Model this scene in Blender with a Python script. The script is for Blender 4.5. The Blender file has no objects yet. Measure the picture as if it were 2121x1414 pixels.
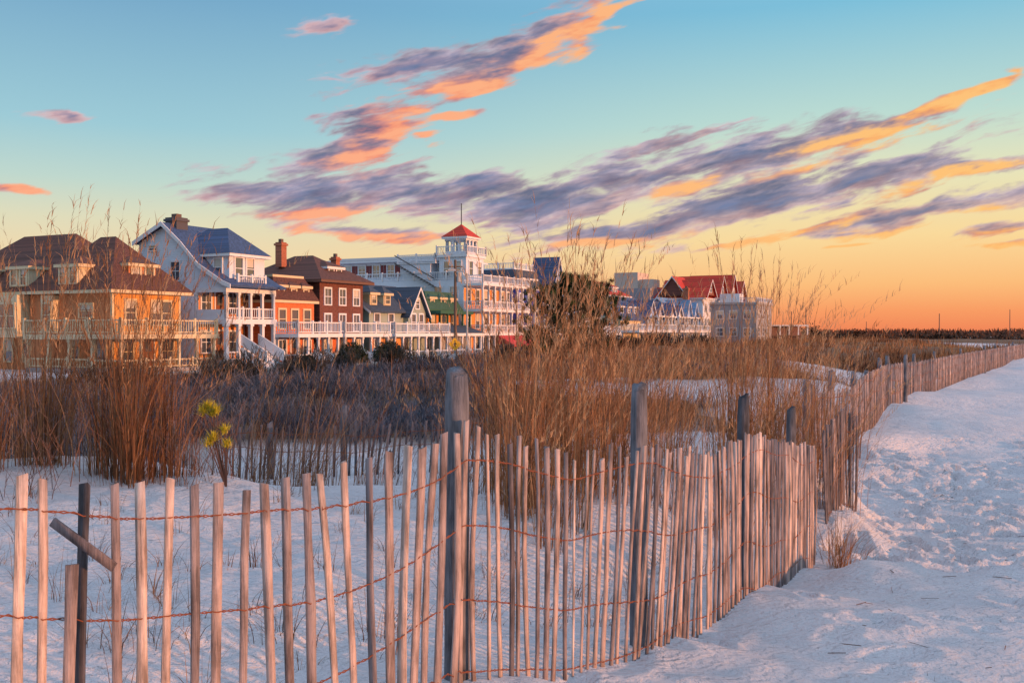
import bpy, math, random
import numpy as np
from mathutils import Vector
random.seed(7); rng=np.random.default_rng(11)
D=bpy.data; scene=bpy.context.scene
def s2l(c):
    return tuple(((x/255)/12.92 if x/255<=0.04045 else ((x/255+0.055)/1.055)**2.4) for x in c)
# ------------------------------------------------------------ materials
def newmat(name):
    m=D.materials.new(name); m.use_nodes=True
    nt=m.node_tree; b=nt.nodes['Principled BSDF']; return m,nt,b
MC={}
def mat(name,col,kind='plain',rough=0.75,var=0.18,scale=3.0):
    if name in MC: return MC[name]
    m,nt,b=newmat(name); N=nt.nodes; L=nt.links
    b.inputs['Roughness'].default_value=rough
    tc=N.new('ShaderNodeTexCoord'); no=N.new('ShaderNodeTexNoise'); no.inputs['Scale'].default_value=scale; no.inputs['Detail'].default_value=5
    L.new(tc.outputs['Object'],no.inputs['Vector'])
    mx=N.new('ShaderNodeMix'); mx.data_type='RGBA'
    mx.inputs[6].default_value=(*[c*(1-var) for c in col],1); mx.inputs[7].default_value=(*[min(1,c*(1+var)) for c in col],1)
    L.new(no.outputs['Fac'],mx.inputs[0]); out=mx.outputs[2]
    bump=N.new('ShaderNodeBump'); bump.inputs['Strength'].default_value=0.5; bump.inputs['Distance'].default_value=0.02
    if kind=='siding':
        sp=N.new('ShaderNodeSeparateXYZ'); L.new(tc.outputs['Object'],sp.inputs[0])
        mu=N.new('ShaderNodeMath'); mu.operation='MULTIPLY'; mu.inputs[1].default_value=5.5; L.new(sp.outputs['Z'],mu.inputs[0])
        fr=N.new('ShaderNodeMath'); fr.operation='FRACT'; L.new(mu.outputs[0],fr.inputs[0])
        L.new(fr.outputs[0],bump.inputs['Height']); bump.inputs['Distance'].default_value=0.05
        bump.invert=True
        L.new(bump.outputs[0],b.inputs['Normal'])
    elif kind in('brick','shingle'):
        br=N.new('ShaderNodeTexBrick')
        mp=N.new('ShaderNodeMapping'); mp.inputs['Rotation'].default_value=(math.radians(90),0,math.radians(35)); L.new(tc.outputs['Object'],mp.inputs[0]); L.new(mp.outputs[0],br.inputs['Vector'])
        br.inputs['Scale'].default_value=3.0 if kind=='shingle' else 5
        br.inputs['Color1'].default_value=(*[c*0.55 for c in col],1); br.inputs['Color2'].default_value=(*[min(1,c*1.5) for c in col],1)
        br.inputs['Mortar'].default_value=(*[c*0.45 for c in col],1) if kind=='shingle' else (*[min(1,c*1.4) for c in col],1)
        br.inputs['Mortar Size'].default_value=0.02
        m2=N.new('ShaderNodeMix'); m2.data_type='RGBA'; m2.blend_type='MIX'; m2.inputs[0].default_value=0.6
        L.new(mx.outputs[2],m2.inputs[6]); L.new(br.outputs['Color'],m2.inputs[7]); out=m2.outputs[2]
        L.new(no.outputs['Fac'],bump.inputs['Height']); L.new(bump.outputs[0],b.inputs['Normal'])
    else:
        L.new(no.outputs['Fac'],bump.inputs['Height']); bump.inputs['Strength'].default_value=0.2; L.new(bump.outputs[0],b.inputs['Normal'])
    L.new(out,b.inputs['Base Color'])
    MC[name]=m; return m
def glassmat():
    if 'window_glass' in MC: return MC['window_glass']
    m,nt,b=newmat('window_glass'); b.inputs['Base Color'].default_value=(0.05,0.07,0.10,1); b.inputs['Roughness'].default_value=0.08
    b.inputs['Specular IOR Level'].default_value=1.0; b.inputs['IOR'].default_value=1.8
    MC['window_glass']=m; return m
def tintmat(name,cols,transl=0.25,rough=0.8,grain=False):
    m,nt,b=newmat(name); N=nt.nodes; L=nt.links
    at=N.new('ShaderNodeAttribute'); at.attribute_name='tint'
    cr=N.new('ShaderNodeValToRGB'); e=cr.color_ramp.elements
    e[0].color=(*cols[0],1); e[1].color=(*cols[-1],1)
    for i,c in enumerate(cols[1:-1]):
        k=e.new((i+1)/(len(cols)-1)); k.color=(*c,1)
    L.new(at.outputs['Fac'],cr.inputs[0]); out=cr.outputs[0]
    if grain:
        tc=N.new('ShaderNodeTexCoord'); mp=N.new('ShaderNodeMapping'); mp.inputs['Scale'].default_value=(90,90,5); L.new(tc.outputs['Object'],mp.inputs[0])
        no=N.new('ShaderNodeTexNoise'); no.inputs['Scale'].default_value=1.0; no.inputs['Detail'].default_value=8; no.inputs['Roughness'].default_value=0.75; L.new(mp.outputs[0],no.inputs['Vector'])
        mp2=N.new('ShaderNodeMapping'); mp2.inputs['Scale'].default_value=(6,6,2.6); L.new(tc.outputs['Object'],mp2.inputs[0])
        n2=N.new('ShaderNodeTexNoise'); n2.inputs['Scale'].default_value=1.6; n2.inputs['Detail'].default_value=4; L.new(mp2.outputs[0],n2.inputs['Vector'])
        ad=N.new('ShaderNodeMath'); ad.operation='ADD'; L.new(no.outputs['Fac'],ad.inputs[0]); L.new(n2.outputs['Fac'],ad.inputs[1])
        r=N.new('ShaderNodeMapRange'); r.inputs['From Min'].default_value=0.78; r.inputs['From Max'].default_value=1.2; r.inputs['To Min'].default_value=0.36; r.inputs['To Max'].default_value=1.25
        L.new(ad.outputs[0],r.inputs['Value'])
        vm=N.new('ShaderNodeVectorMath'); vm.operation='SCALE'; L.new(out,vm.inputs[0]); L.new(r.outputs[0],vm.inputs['Scale']); out=vm.outputs[0]
        bp=N.new('ShaderNodeBump'); bp.inputs['Strength'].default_value=1.0; bp.inputs['Distance'].default_value=0.008; L.new(no.outputs['Fac'],bp.inputs['Height']); L.new(bp.outputs[0],b.inputs['Normal'])
    L.new(out,b.inputs['Base Color']); b.inputs['Roughness'].default_value=rough; b.inputs['Specular IOR Level'].default_value=0.2
    if transl>0:
        tr=N.new('ShaderNodeBsdfTranslucent'); L.new(out,tr.inputs[0]); ms=N.new('ShaderNodeMixShader'); ms.inputs[0].default_value=transl
        L.new(b.outputs[0],ms.inputs[1]); L.new(tr.outputs[0],ms.inputs[2]); L.new(ms.outputs[0],N['Material Output'].inputs[0])
    return m
def link(o,parent=None):
    scene.collection.objects.link(o)
    if parent: o.parent=parent
    return o
def meshobj(name,V,F,m,parent=None,smooth=False):
    me=D.meshes.new(name); me.from_pydata([tuple(v) for v in V],[],F); me.materials.append(m)
    if smooth: me.polygons.foreach_set('use_smooth',[True]*len(me.polygons))
    me.update(); return link(D.objects.new(name,me),parent)
def quadmesh(name,V,Q,m,tint=None,parent=None,smooth=False,rgba=None):
    V=np.ascontiguousarray(V,dtype=np.float32).reshape(-1,3); Q=np.ascontiguousarray(Q,dtype=np.int32).reshape(-1,4)
    me=D.meshes.new(name); me.vertices.add(len(V)); me.vertices.foreach_set('co',V.ravel())
    me.loops.add(Q.size); me.loops.foreach_set('vertex_index',Q.ravel())
    me.polygons.add(len(Q)); me.polygons.foreach_set('loop_start',np.arange(0,Q.size,4,dtype=np.int32))
    if smooth: me.polygons.foreach_set('use_smooth',np.ones(len(Q),dtype=bool))
    me.update(calc_edges=True)
    if tint is not None:
        a=me.attributes.new('tint','FLOAT','POINT'); a.data.foreach_set('value',np.ascontiguousarray(tint,dtype=np.float32).ravel())
    if rgba is not None:
        a=me.attributes.new('cloud','FLOAT_COLOR','POINT'); a.data.foreach_set('color',np.ascontiguousarray(rgba,dtype=np.float32).ravel())
    me.materials.append(m); return link(D.objects.new(name,me),parent)
def empty(name,loc=(0,0,0),rz=0):
    o=D.objects.new(name,None); o.location=loc; o.rotation_euler=(0,0,rz); o.empty_display_size=0.3; return link(o)
# ------------------------------------------------------------ noise and terrain
def hsh(i,j,s):
    n=(i.astype(np.int64)*374761393+j.astype(np.int64)*668265263+s*1442695041)&0x7fffffff
    n=((n^(n>>13))*1274126177)&0x7fffffff
    return ((n^(n>>16))&0xffff)/65535.0
def vn(x,y,s=0):
    i=np.floor(x);j=np.floor(y);fx=x-i;fy=y-j;fx=fx*fx*(3-2*fx);fy=fy*fy*(3-2*fy)
    return (hsh(i,j,s)*(1-fx)+hsh(i+1,j,s)*fx)*(1-fy)+(hsh(i,j+1,s)*(1-fx)+hsh(i+1,j+1,s)*fx)*fy
def fbm(x,y,o=4,s=0):
    r=0;a=.5
    for k in range(o):
        r=r+a*vn(x*2**k+17.3*k,y*2**k-9.1*k,s+k); a*=.5
    return r
def pn(x,y,s=0):
    i=np.floor(x);j=np.floor(y);fx=x-i;fy=y-j
    def g(a,b):
        t=hsh(i+a,j+b,s)*2*math.pi; return np.cos(t)*(fx-a)+np.sin(t)*(fy-b)
    u=fx**3*(fx*(fx*6-15)+10);v=fy**3*(fy*(fy*6-15)+10)
    return (g(0,0)*(1-u)+g(1,0)*u)*(1-v)+(g(0,1)*(1-u)+g(1,1)*u)*v
def pfbm(x,y,o=6,r=.58,s=0):
    t=0;a=1.0
    for k in range(o): t=t+a*pn(x*2.03**k+13.1*k,y*2.03**k+5.7*k,s+k); a*=r
    return t
R0=np.array([-26.5,66.0]); A=np.array([0.447,0.894]); Nn=np.array([0.894,-0.447]); RZ=math.atan2(0.894,0.447)
def st(s,t): p=R0+A*s+Nn*t; return float(p[0]),float(p[1])
F=2062.0
FN=[
(-2.0,2.9,1.54,.34),(-1.66,3.35,1.51,.31),(-1.40,3.55,1.46,.26),(-1.05,3.8,1.42,.22),(-.806,4.05,1.415,.215),(-.486,4.35,1.477,.26),(-.35,4.5,1.51,.30),(-.228,4.7,1.55,.32),
(-.037,4.9,1.50,.28),(.305,5.25,1.356,.15),(.793,5.75,1.336,.13),(1.31,6.6,1.17,.03),(1.715,7.3,1.26,.04),(2.57,9.0,.98,-.2),(3.02,9.9,.85,-.31)]
FF=[(5.1,17,.95,-.25),(6.2,18.2,.97,-.2),(7.07,20,1.12,-.06),(10.2,27,1.12,-.04),(13.4,33,1.0,-.12),(21.4,47,1.0,-.12),(30.3,62,1.0,-.12),(38.6,75,1.1,-.05),(60,108,1.1,-.05)]
CP=[(x,y,zb+.01) for x,y,zt,zb in FN]+[(x,y,zb) for x,y,zt,zb in FF]+[
(-1.8,6,.42),(-4.5,9.5,.72),(-6.5,8,.85),(-3.2,9,.66),(-4,5,.6),(-1.5,10,.35),(0,9,.38),(.5,9.8,.5),(-2.6,15,-.2),(-1,16.5,-.2),(-4.5,15.5,-.15),(-2,13,0.0),(1,14,.2),(2.5,12,.48),(4,13,.2),(3.4,11.2,.05),(3.5,17,.2),
(-9,14,.3),(-9,20,-.1),(-4,24,-.25),(2,4.5,.14),(3,5.5,.1),(3.9,6.8,.05),(3.2,8.6,.0),(4.3,8.1,.04),(5.4,7.7,.06),(6,7.3,.05),(0,3,.3),(2,2,.25),(-3,0,.4),(5,3,.1),(9,6,0),(12,3,0),
(3.7,10.0,-.30),(4.2,9.5,-.40),(4.9,9.1,-.44),(6.2,8.6,-.46),(4.6,11,-.42),(5,12,-.44),(4.8,13,-.44),(5.3,14.5,-.42),(6,15,-.45),(8,18.5,-.45),(7,12,-.45),(9,14,-.45),(13,28,-.4),(22,43,-.4),(32,55,-.4),(15,18,-.6),(30,30,-.9),(60,60,-1.2),
(4,26,.35),(3,22,.2),(8,32,.45),(10,50,.6),(2,45,.3),(-8,40,-.2),(-18,38,-.4),(20,80,.7),(35,110,.7),(15,110,.4),(50,150,.6),(-5,60,-.5),(0,-20,.3),(-30,0,0),(30,-20,-.8),(-25,25,0),
(0,400,0),(300,300,0),(-300,300,-.5),(-300,-300,0),(300,-300,-2)]
CPa=np.array(CP)
def H(x,y,fine=True):
    x=np.atleast_1d(np.asarray(x,float)); y=np.atleast_1d(np.asarray(y,float)); num=np.zeros_like(x); den=np.zeros_like(x)
    for cx,cy,cz in CPa:
        s=0.6+0.12*math.hypot(cx,cy); w=1/(((x-cx)**2+(y-cy)**2)/s**2+.02)**2; w=w*s**-0.3
        num+=w*cz; den+=w
    z=num/den; r=np.hypot(x,y)
    k=np.clip((r-12)/20,0,1)
    bx=np.clip((x-2-(y-5)*.5)/2,0,1)*np.clip((x-fenceX(y))/1.0+(y<9),0,1)
    z=z+(fbm(x*.9,y*.9,4,3)-.47)*.14*(1-.75*bx)+k*(fbm(x*.16,y*.16,3,9)-.44)*.7*(1-.6*bx)
    z=z+bx*(fbm(x*1.3,y*1.3,4,5)-.45)*.07*np.clip(1.5-r/60,0,1)
    t=(x-R0[0])*Nn[0]+(y-R0[1])*Nn[1]
    f=np.clip((24-t)/5,0,1)*np.clip((y-20)/10,0,1); f=f*f*(3-2*f)
    return z*(1-f)+(-.7)*f
def Hs(x,y): return float(H(x,y)[0])
def fenceX(y): return np.interp(y,[9,17,20,27,33,47,62,75,108],[3.2,5.1,7.1,10.2,13.4,21.4,30.3,38.6,60])
def veg(x,y):
    t=(x-R0[0])*Nn[0]+(y-R0[1])*Nn[1]
    m=np.clip((y-17)/4,0,1)*np.clip((fenceX(y)-.6-x)/(.5+.03*y),0,1)
    m=m*np.clip((t-20)/1.5,0,1)
    w=(fbm(x*.5,y*.5,3,21)-.45)*1.6
    for cx,cy,rx,ry in [(4.2,27,3.4,3.6),(15.2,42,3.2,10),(-2.5,16.5,3.2,3),(9.5,29,2.0,4),(1.5,34,2,2),(5.5,21.5,1.6,3)]:
        d=np.sqrt(((x-cx)/rx)**2+((y-cy)/ry)**2)+w
        m=m*np.clip((d-.8)*2.2,0,1)
    l=np.clip((-x-3.6-.1*(y-9))/1.5,0,1)*np.clip((y-8.5)/2,0,1)*.7
    return np.maximum(m,l*np.clip((t-20)/1.5,0,1))
def dimples(x,y,z):
    g=np.random.default_rng(5); z=z.copy()
    near=(np.hypot(x,y)<24)&(y>3)&(x>-5); ii=np.where(near)[0]; X=x[ii];Y=y[ii];dz=np.zeros(len(ii))
    tr=[]
    for k in range(22):
        px,py=g.uniform(3.5,9.5),g.uniform(8.6,18); a=g.uniform(.6,1.5)*(1 if g.random()<.7 else -1); 
        for i in range(16):
            px+=.36*math.cos(a);py+=.36*math.sin(a);a+=g.normal(0,.08); q=.07*(1 if i%2 else -1)
            tr.append((px-math.sin(a)*q,py+math.cos(a)*q,a,g.uniform(.045,.08),1.0))
    for k in range(460):
        tr.append((g.uniform(3.4,9),g.uniform(8.8,18),g.uniform(0,6.28),g.uniform(.025,.06),g.uniform(.8,1.6)))
    for k in range(44): tr.append((g.uniform(2.0,4.8),g.uniform(4.6,8.4),g.uniform(0,6.28),g.uniform(.010,.03),g.uniform(.5,1.5)))
    for k in range(220): tr.append((g.uniform(-3.5,1.5),g.uniform(5,10),g.uniform(0,6.28),g.uniform(.008,.024),g.uniform(.6,2.0)))
    for fx,fy,a,dp,sz in tr:
        m=np.where((np.abs(X-fx)<.45)&(np.abs(Y-fy)<.45))[0]
        if len(m)==0: continue
        u=(X[m]-fx)*math.cos(a)+(Y[m]-fy)*math.sin(a); v=-(X[m]-fx)*math.sin(a)+(Y[m]-fy)*math.cos(a)
        d=np.sqrt((u/.15)**2+(v/.08)**2)/sz; dz[m]+=-dp*np.exp(-d**4)+dp*.45*np.exp(-((d-1.5)/.35)**2)
    z[ii]+=np.clip(dz,-.09,.055); return z
def terrain():
    na=840; R=np.concatenate([[0.05],np.geomspace(.5,3500,330)]); 
    R=np.unique(np.concatenate([R,np.arange(2.5,14,.045),np.arange(14,24,.09)]))
    az=np.linspace(0,2*math.pi,na,endpoint=False)
    az=math.pi/2+ (az-math.pi) - 0.78*np.sin(az-math.pi)
    X=R[:,None]*np.cos(az)[None]; Y=R[:,None]*np.sin(az)[None]
    Z=H(X.ravel(),Y.ravel()); Z=dimples(X.ravel(),Y.ravel(),Z).reshape(X.shape)
    V=np.stack([X,Y,Z],-1).reshape(-1,3)
    i=np.arange(len(R)-1)[:,None]*na; j=np.arange(na)[None]; j2=(j+1)%na
    Q=np.stack([i+j,i+na+j,i+na+j2,i+j2],-1).reshape(-1,4)
    v=veg(X.ravel(),Y.ravel())
    far=np.hypot(X.ravel(),Y.ravel())>150
    v=np.where(far&(X.ravel()<fenceX(Y.ravel())+40),1,v)
    m,nt,b=newmat('sand_ground'); N=nt.nodes; L=nt.links
    at=N.new('ShaderNodeAttribute'); at.attribute_name='tint'; tc=N.new('ShaderNodeTexCoord')
    n1=N.new('ShaderNodeTexNoise'); n1.inputs['Scale'].default_value=1.2; n1.inputs['Detail'].default_value=8; L.new(tc.outputs['Object'],n1.inputs[0])
    n2=N.new('ShaderNodeTexNoise'); n2.inputs['Scale'].default_value=160; n2.inputs['Detail'].default_value=2; L.new(tc.outputs['Object'],n2.inputs[0])
    n3=N.new('ShaderNodeTexNoise'); n3.inputs['Scale'].default_value=4; n3.inputs['Detail'].default_value=7; n3.inputs['Roughness'].default_value=.62; L.new(tc.outputs['Object'],n3.inputs[0])
    wv=N.new('ShaderNodeTexWave'); wv.inputs['Scale'].default_value=4.5; wv.inputs['Distortion'].default_value=14; wv.inputs['Detail'].default_value=4; wv.inputs['Detail Scale'].default_value=1.0
    mpw=N.new('ShaderNodeMapping'); mpw.inputs['Rotation'].default_value=(0,0,math.radians(60)); L.new(tc.outputs['Object'],mpw.inputs[0]); L.new(mpw.outputs[0],wv.inputs[0])
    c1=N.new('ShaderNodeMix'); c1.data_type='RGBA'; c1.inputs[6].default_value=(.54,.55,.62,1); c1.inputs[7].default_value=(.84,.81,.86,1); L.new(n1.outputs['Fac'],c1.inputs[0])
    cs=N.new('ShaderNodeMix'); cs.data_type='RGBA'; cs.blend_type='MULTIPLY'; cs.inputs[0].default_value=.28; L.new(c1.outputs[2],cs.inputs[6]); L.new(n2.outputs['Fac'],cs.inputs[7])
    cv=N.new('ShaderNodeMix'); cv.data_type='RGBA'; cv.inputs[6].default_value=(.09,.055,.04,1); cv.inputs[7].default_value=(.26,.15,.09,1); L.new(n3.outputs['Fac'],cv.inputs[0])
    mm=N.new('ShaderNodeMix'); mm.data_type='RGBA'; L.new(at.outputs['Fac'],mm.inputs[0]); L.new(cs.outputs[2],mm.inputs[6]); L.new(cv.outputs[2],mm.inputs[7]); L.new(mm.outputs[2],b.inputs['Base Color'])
    b.inputs['Roughness'].default_value=.9; b.inputs['Specular IOR Level'].default_value=.2
    b1=N.new('ShaderNodeBump'); b1.inputs['Strength'].default_value=.45; b1.inputs['Distance'].default_value=.02; L.new(wv.outputs['Fac'],b1.inputs['Height'])
    b2=N.new('ShaderNodeBump'); b2.inputs['Strength'].default_value=1.0; b2.inputs['Distance'].default_value=.15; L.new(n3.outputs['Fac'],b2.inputs['Height']); L.new(b1.outputs[0],b2.inputs['Normal'])
    b3=N.new('ShaderNodeBump'); b3.inputs['Strength'].default_value=.5; b3.inputs['Distance'].default_value=.006; L.new(n2.outputs['Fac'],b3.inputs['Height']); L.new(b2.outputs[0],b3.inputs['Normal']); L.new(b3.outputs[0],b.inputs['Normal'])
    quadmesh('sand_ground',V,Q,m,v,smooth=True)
terrain()
def strip(name,t0,t1,z0,z1,m,s0=-70,s1=260):
    V=[(*st(s,t),z) for z in(z0,z1) for s,t in((s0,t0),(s1,t0),(s1,t1),(s0,t1))]
    return meshobj(name,V,[(0,1,2,3),(4,5,6,7),(0,1,5,4),(1,2,6,5),(2,3,7,6),(3,0,4,7)],m)
strip('street_road',7,15,-.9,-.66,mat('asphalt',(.05,.05,.055),scale=8))
strip('pavement_kerb',5.4,7,-.9,-.54,mat('pavement_concrete',(.38,.36,.35)))
strip('promenade_walk',15,20,-.9,-.53,mat('pavement_concrete',(.38,.36,.35)))
strip('lane_marking',10.93,11.07,-.9,-.655,mat('road_paint_yellow',(.6,.42,.05)))
# ------------------------------------------------------------ ribbons (grass, twigs)
class Rib:
    def __init__(s): s.P=[];s.W=[];s.S=[];s.T=[]
    def add(s,P,W,S,T): s.P.append(P);s.W.append(W);s.S.append(S);s.T.append(T)
    def build(s,name,m,parent=None):
        Vs=[];Qs=[];Ts=[];off=0
        for P,W,S,T in zip(s.P,s.W,s.S,s.T):
            n,k,_=P.shape
            v=np.stack([P-S[:,None,:]*W[...,None],P+S[:,None,:]*W[...,None]],2)
            idx=np.arange(n)[:,None]*k*2+np.arange(k-1)[None]*2+off
            Qs.append(np.stack([idx,idx+1,idx+3,idx+2],-1).reshape(-1,4)); Vs.append(v.reshape(-1,3)); Ts.append(np.repeat(T,k*2)); off+=n*k*2
        return quadmesh(name,np.concatenate(Vs),np.concatenate(Qs),m,np.concatenate(Ts),parent)
def blades(rib,base,h,lean,ang,w,tint,k=4,curl=1.8):
    n=len(base); t=np.linspace(0,1,k)[None]; d=np.stack([np.cos(ang),np.sin(ang),np.zeros(n)],1)
    up=h[:,None]*t*(1-.35*lean[:,None]*t); out=(h*lean)[:,None]*t**curl
    P=base[:,None,:]+d[:,None,:]*out[...,None]; P[...,2]+=up
    W=w[:,None]*(1-.85*t**1.5)
    a2=ang+math.pi/2+rng.normal(0,.7,n); S=np.stack([np.cos(a2),np.sin(a2),np.zeros(n)],1)
    rib.add(P,W,S,tint); return P
def clump(rib,cx,cy,n,rad,h,lean=.45,w=.0030,tint=.5,plume=0.0,wind=(.25,0)):
    base=np.stack([cx+rng.normal(0,rad,n),cy+rng.normal(0,rad,n),np.zeros(n)],1); base[:,2]=H(base[:,0],base[:,1])-.03
    ang=np.arctan2(base[:,1]-cy+rng.normal(0,rad*.8,n)+wind[1]*rad*2,base[:,0]-cx+rng.normal(0,rad*.8,n)+wind[0]*rad*2)
    hh=h*(.28+.72*rng.uniform(0,1,n)**.85); ln=np.abs(rng.normal(0,lean,n))+.04; ln=np.clip(ln,0,1.2)
    tt=np.clip(tint+rng.normal(0,.24,n),0,1)
    blades(rib,base,hh,ln,ang,w*rng.uniform(.5,1.3,n),tt,k=5)
    m=int(n*plume)
    if m:
        b=base[:m]; a=ang[:m]; hh=h*rng.uniform(.72,1.25,m); ln=np.abs(rng.normal(0,.30,m))+.03
        P=blades(rib,b,hh,ln,a,np.full(m,w*1.15),tt[:m]*.8+.15,k=6,curl=2.3)
        for q in range(12):
            f=rng.uniform(0,1,(m,1)); q0=P[:,4]*(1-f)+P[:,5]*f; 
            blades(rib,q0,rng.uniform(.03,.11,m)*h/1.5,rng.uniform(.2,.9,m),a+rng.normal(0,.9,m),np.full(m,w*1.1),np.clip(tt[:m]+.35,0,1),k=3)
grass_cols=[(.045,.022,.016),(.16,.072,.038),(.34,.165,.078),(.55,.34,.19)]
GM=tintmat('dry_beach_grass',grass_cols,.3)
def cluster(name,items,**kw):
    r=Rib()
    for it in items: clump(r,*it,**kw)
    return r.build(name,GM)
cluster('beach_grass_clump',[(-3.45,9.0,250,.13,2.1),(-3.1,9.1,130,.12,1.6),(-3.8,9.3,140,.12,2.1),(-3.3,8.7,100,.10,1.3)],plume=.30,lean=.38,tint=.40)
cluster('beach_grass_clump',[(-4.5,9.6,200,.12,2.3),(-4.95,9.2,120,.12,1.8)],plume=.30,lean=.34,tint=.43)
cluster('beach_grass_clump',[(-6.2,12.2,130,.2,1.9)],plume=.25,lean=.4,tint=.5)
cluster('beach_grass_clump',[(-2.5,12.2,260,.16,1.75),(-3.2,12.6,180,.16,1.7),(-1.8,13.1,120,.2,1.3)],plume=.05,lean=.7,tint=.5,wind=(1.0,0))
cluster('beach_grass_clump',[(.12,9.3,260,.15,2.15),(.60,9.9,260,.17,2.35),(-.2,9.9,110,.14,1.6),(.9,9.4,160,.13,1.95),(.05,8.7,100,.12,1.5),(1.2,10.3,160,.17,2.0),(.5,8.4,90,.12,1.4),(.3,8.0,60,.08,1.2)],plume=.34,lean=.38,tint=.58)
cluster('beach_grass_clump',[(1.85,11.6,130,.17,1.7),(2.75,12.1,240,.19,2.35),(3.35,12.4,200,.17,2.35),(2.3,10.4,90,.15,1.4),(3.5,11.2,110,.15,1.6),(1.7,10.6,70,.13,1.4),(2.9,10.9,100,.15,1.6),(3.9,12.9,140,.2,1.8)],plume=.34,lean=.40,tint=.62)
cluster('beach_grass_clump',[(1.3,14,180,.25,1.6),(2.2,15,200,.25,1.8),(.2,13.2,120,.25,1.4),(3.8,15.5,200,.3,1.8),(4.7,15.6,150,.3,1.5),(-.6,12.0,90,.18,1.2)],plume=.16,lean=.5,tint=.54)
cluster('beach_grass_clump',[(5.6,17.6,150,.3,1.4),(4.6,19,180,.4,1.5),(6.3,22,200,.4,1.5),(7.6,24,180,.4,1.3),(2.4,18.6,200,.4,1.6),(.8,18,180,.4,1.5),(-.4,20,160,.4,1.4)],plume=.12,lean=.5,tint=.56,w=.005)
cluster('beach_grass_clump',[(3.22,9.75,90,.08,.65),(3.32,10.1,90,.10,.75)],plume=.0,lean=.6,tint=.6)
r=Rib()
for i in range(150):
    x=rng.uniform(-4.6,1.4); y=rng.uniform(4.6,10.5)
    if y<4.9+x*.9+.3: continue
    clump(r,x,y,int(rng.uniform(6,26)),.04,rng.uniform(.1,.42),lean=.9,w=.0024,tint=.42)
for x,y in[(-1.9,5.2),(-1.25,5.4),(-.75,5.5),(.55,6.6),(-.3,6.3),(-2.6,5.8),(.9,7.0),(1.6,8.2)]:
    clump(r,x,y,40,.07,.4,lean=.8,w=.002,tint=.35)
for i in range(40):
    x=rng.uniform(1.2,5.2); y=rng.uniform(4.6,9); 
    if x<1+(y-5)*.55: continue
    clump(r,x,y,3,.03,.07,lean=1.0,w=.002,tint=.2)
r.build('sparse_sand_grass',GM)
# grass field
r=Rib(); NC=9000
rad=16*(220/16)**rng.uniform(0,1,NC); u=rng.uniform(-.62,.62,NC)
cy=rad; cx=u*rad
keep=(veg(cx,cy)>rng.uniform(.25,.95,NC))
keep&=~((cx/cy<-.06)&(rng.uniform(0,1,NC)<.84))
keep&=fbm(cx*.45,cy*.45,2,31)>.29
cx=cx[keep];cy=cy[keep];nb=20
n=len(cx)*nb; rr=np.repeat(np.hypot(cx,cy),nb); sp=.09+.004*rr
bx=np.repeat(cx,nb)+rng.normal(0,1,n)*sp; by=np.repeat(cy,nb)+rng.normal(0,1,n)*sp
base=np.stack([bx,by,H(bx,by)-.04],1)
ct=np.repeat(np.clip(.5+rng.normal(0,.18,len(cx))+(fbm(cx*.12,cy*.12,3,4)-.45)*1.2,0.05,.95),nb)
hh=np.repeat(rng.uniform(.4,1.0,len(cx))*(.5+1.3*fbm(cx*.25,cy*.25,3,14)),nb)*rng.uniform(.4,1.1,n)
tall=rng.uniform(0,1,n)<.07; hh=np.where(tall,hh*1.7,hh)
blades(r,base,hh,np.abs(rng.normal(0,.42,n))+.05,rng.normal(.3,1.7,n),.0020+.00030*rr*rng.uniform(.5,1.2,n),np.clip(ct+rng.normal(0,.14,n),0,1),k=4)
r.build('dune_grass_field',GM)
# shrubs
def shrubs(name,px,py,h,stems,m,tint=.4,tw=1.0,sub=5):
    r=Rib(); n=len(px)*stems; bx=np.repeat(px,stems)+rng.normal(0,.12,n); by=np.repeat(py,stems)+rng.normal(0,.12,n)
    base=np.stack([bx,by,H(bx,by)-.05],1); ang=rng.uniform(0,6.283,n); hh=np.repeat(h,stems)*rng.uniform(.5,1,n)
    rr=np.hypot(bx,by); w=(.003+.00022*rr)*tw; tt=np.clip(np.repeat(tint+rng.normal(0,.22,len(px)),stems)+rng.normal(0,.1,n),0,1)
    P=blades(r,base,hh,rng.uniform(.1,.8,n),ang,w,tt,k=4,curl=1.3)
    for q in range(sub):
        f=rng.uniform(.3,1,n)*2.99; i=f.astype(int); fr=(f-i)[:,None]
        q0=P[np.arange(n),i]*(1-fr)+P[np.arange(n),i+1]*fr
        P2=blades(r,q0,hh*rng.uniform(.15,.45,n),rng.uniform(.2,1.2,n),ang+rng.normal(0,1.2,n),w*.6,np.clip(tt+.1,0,1),k=3,curl=1.2)
        blades(r,P2[:,1],hh*rng.uniform(.08,.22,n),rng.uniform(.2,1.3,n),ang+rng.normal(0,1.6,n),w*.45,np.clip(tt+.2,0,1),k=3,curl=1.1)
    return r.build(name,m)
SM=tintmat('bayberry_twigs',[(.014,.018,.030),(.042,.052,.080),(.10,.115,.165),(.22,.20,.23)],.1)
DK=tintmat('dark_shrub_twigs',[(.010,.012,.016),(.022,.028,.030),(.05,.055,.06),(.10,.08,.07)],.05)
ns=1900; yy=rng.uniform(12,48,ns)**1.0; uu=rng.uniform(-.62,-.03,ns); xx=uu*yy; t=(xx-R0[0])*Nn[0]+(yy-R0[1])*Nn[1]
k=(t>20.8)&(veg(xx,yy)>.3)&((yy>19)|(xx<-.34*yy)); xx=xx[k];yy=yy[k]
shrubs('shrub_thicket',xx,yy,rng.uniform(.45,1.0,len(xx))*(.55+1.05*fbm(xx*.3,yy*.3,2,41)),9,SM,.45,1.3,5)
ns=230; ss=rng.uniform(-22,60,ns); tt=rng.uniform(20.6,26,ns); pp=R0[None]+A[None]*ss[:,None]+Nn[None]*tt[:,None]
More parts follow.
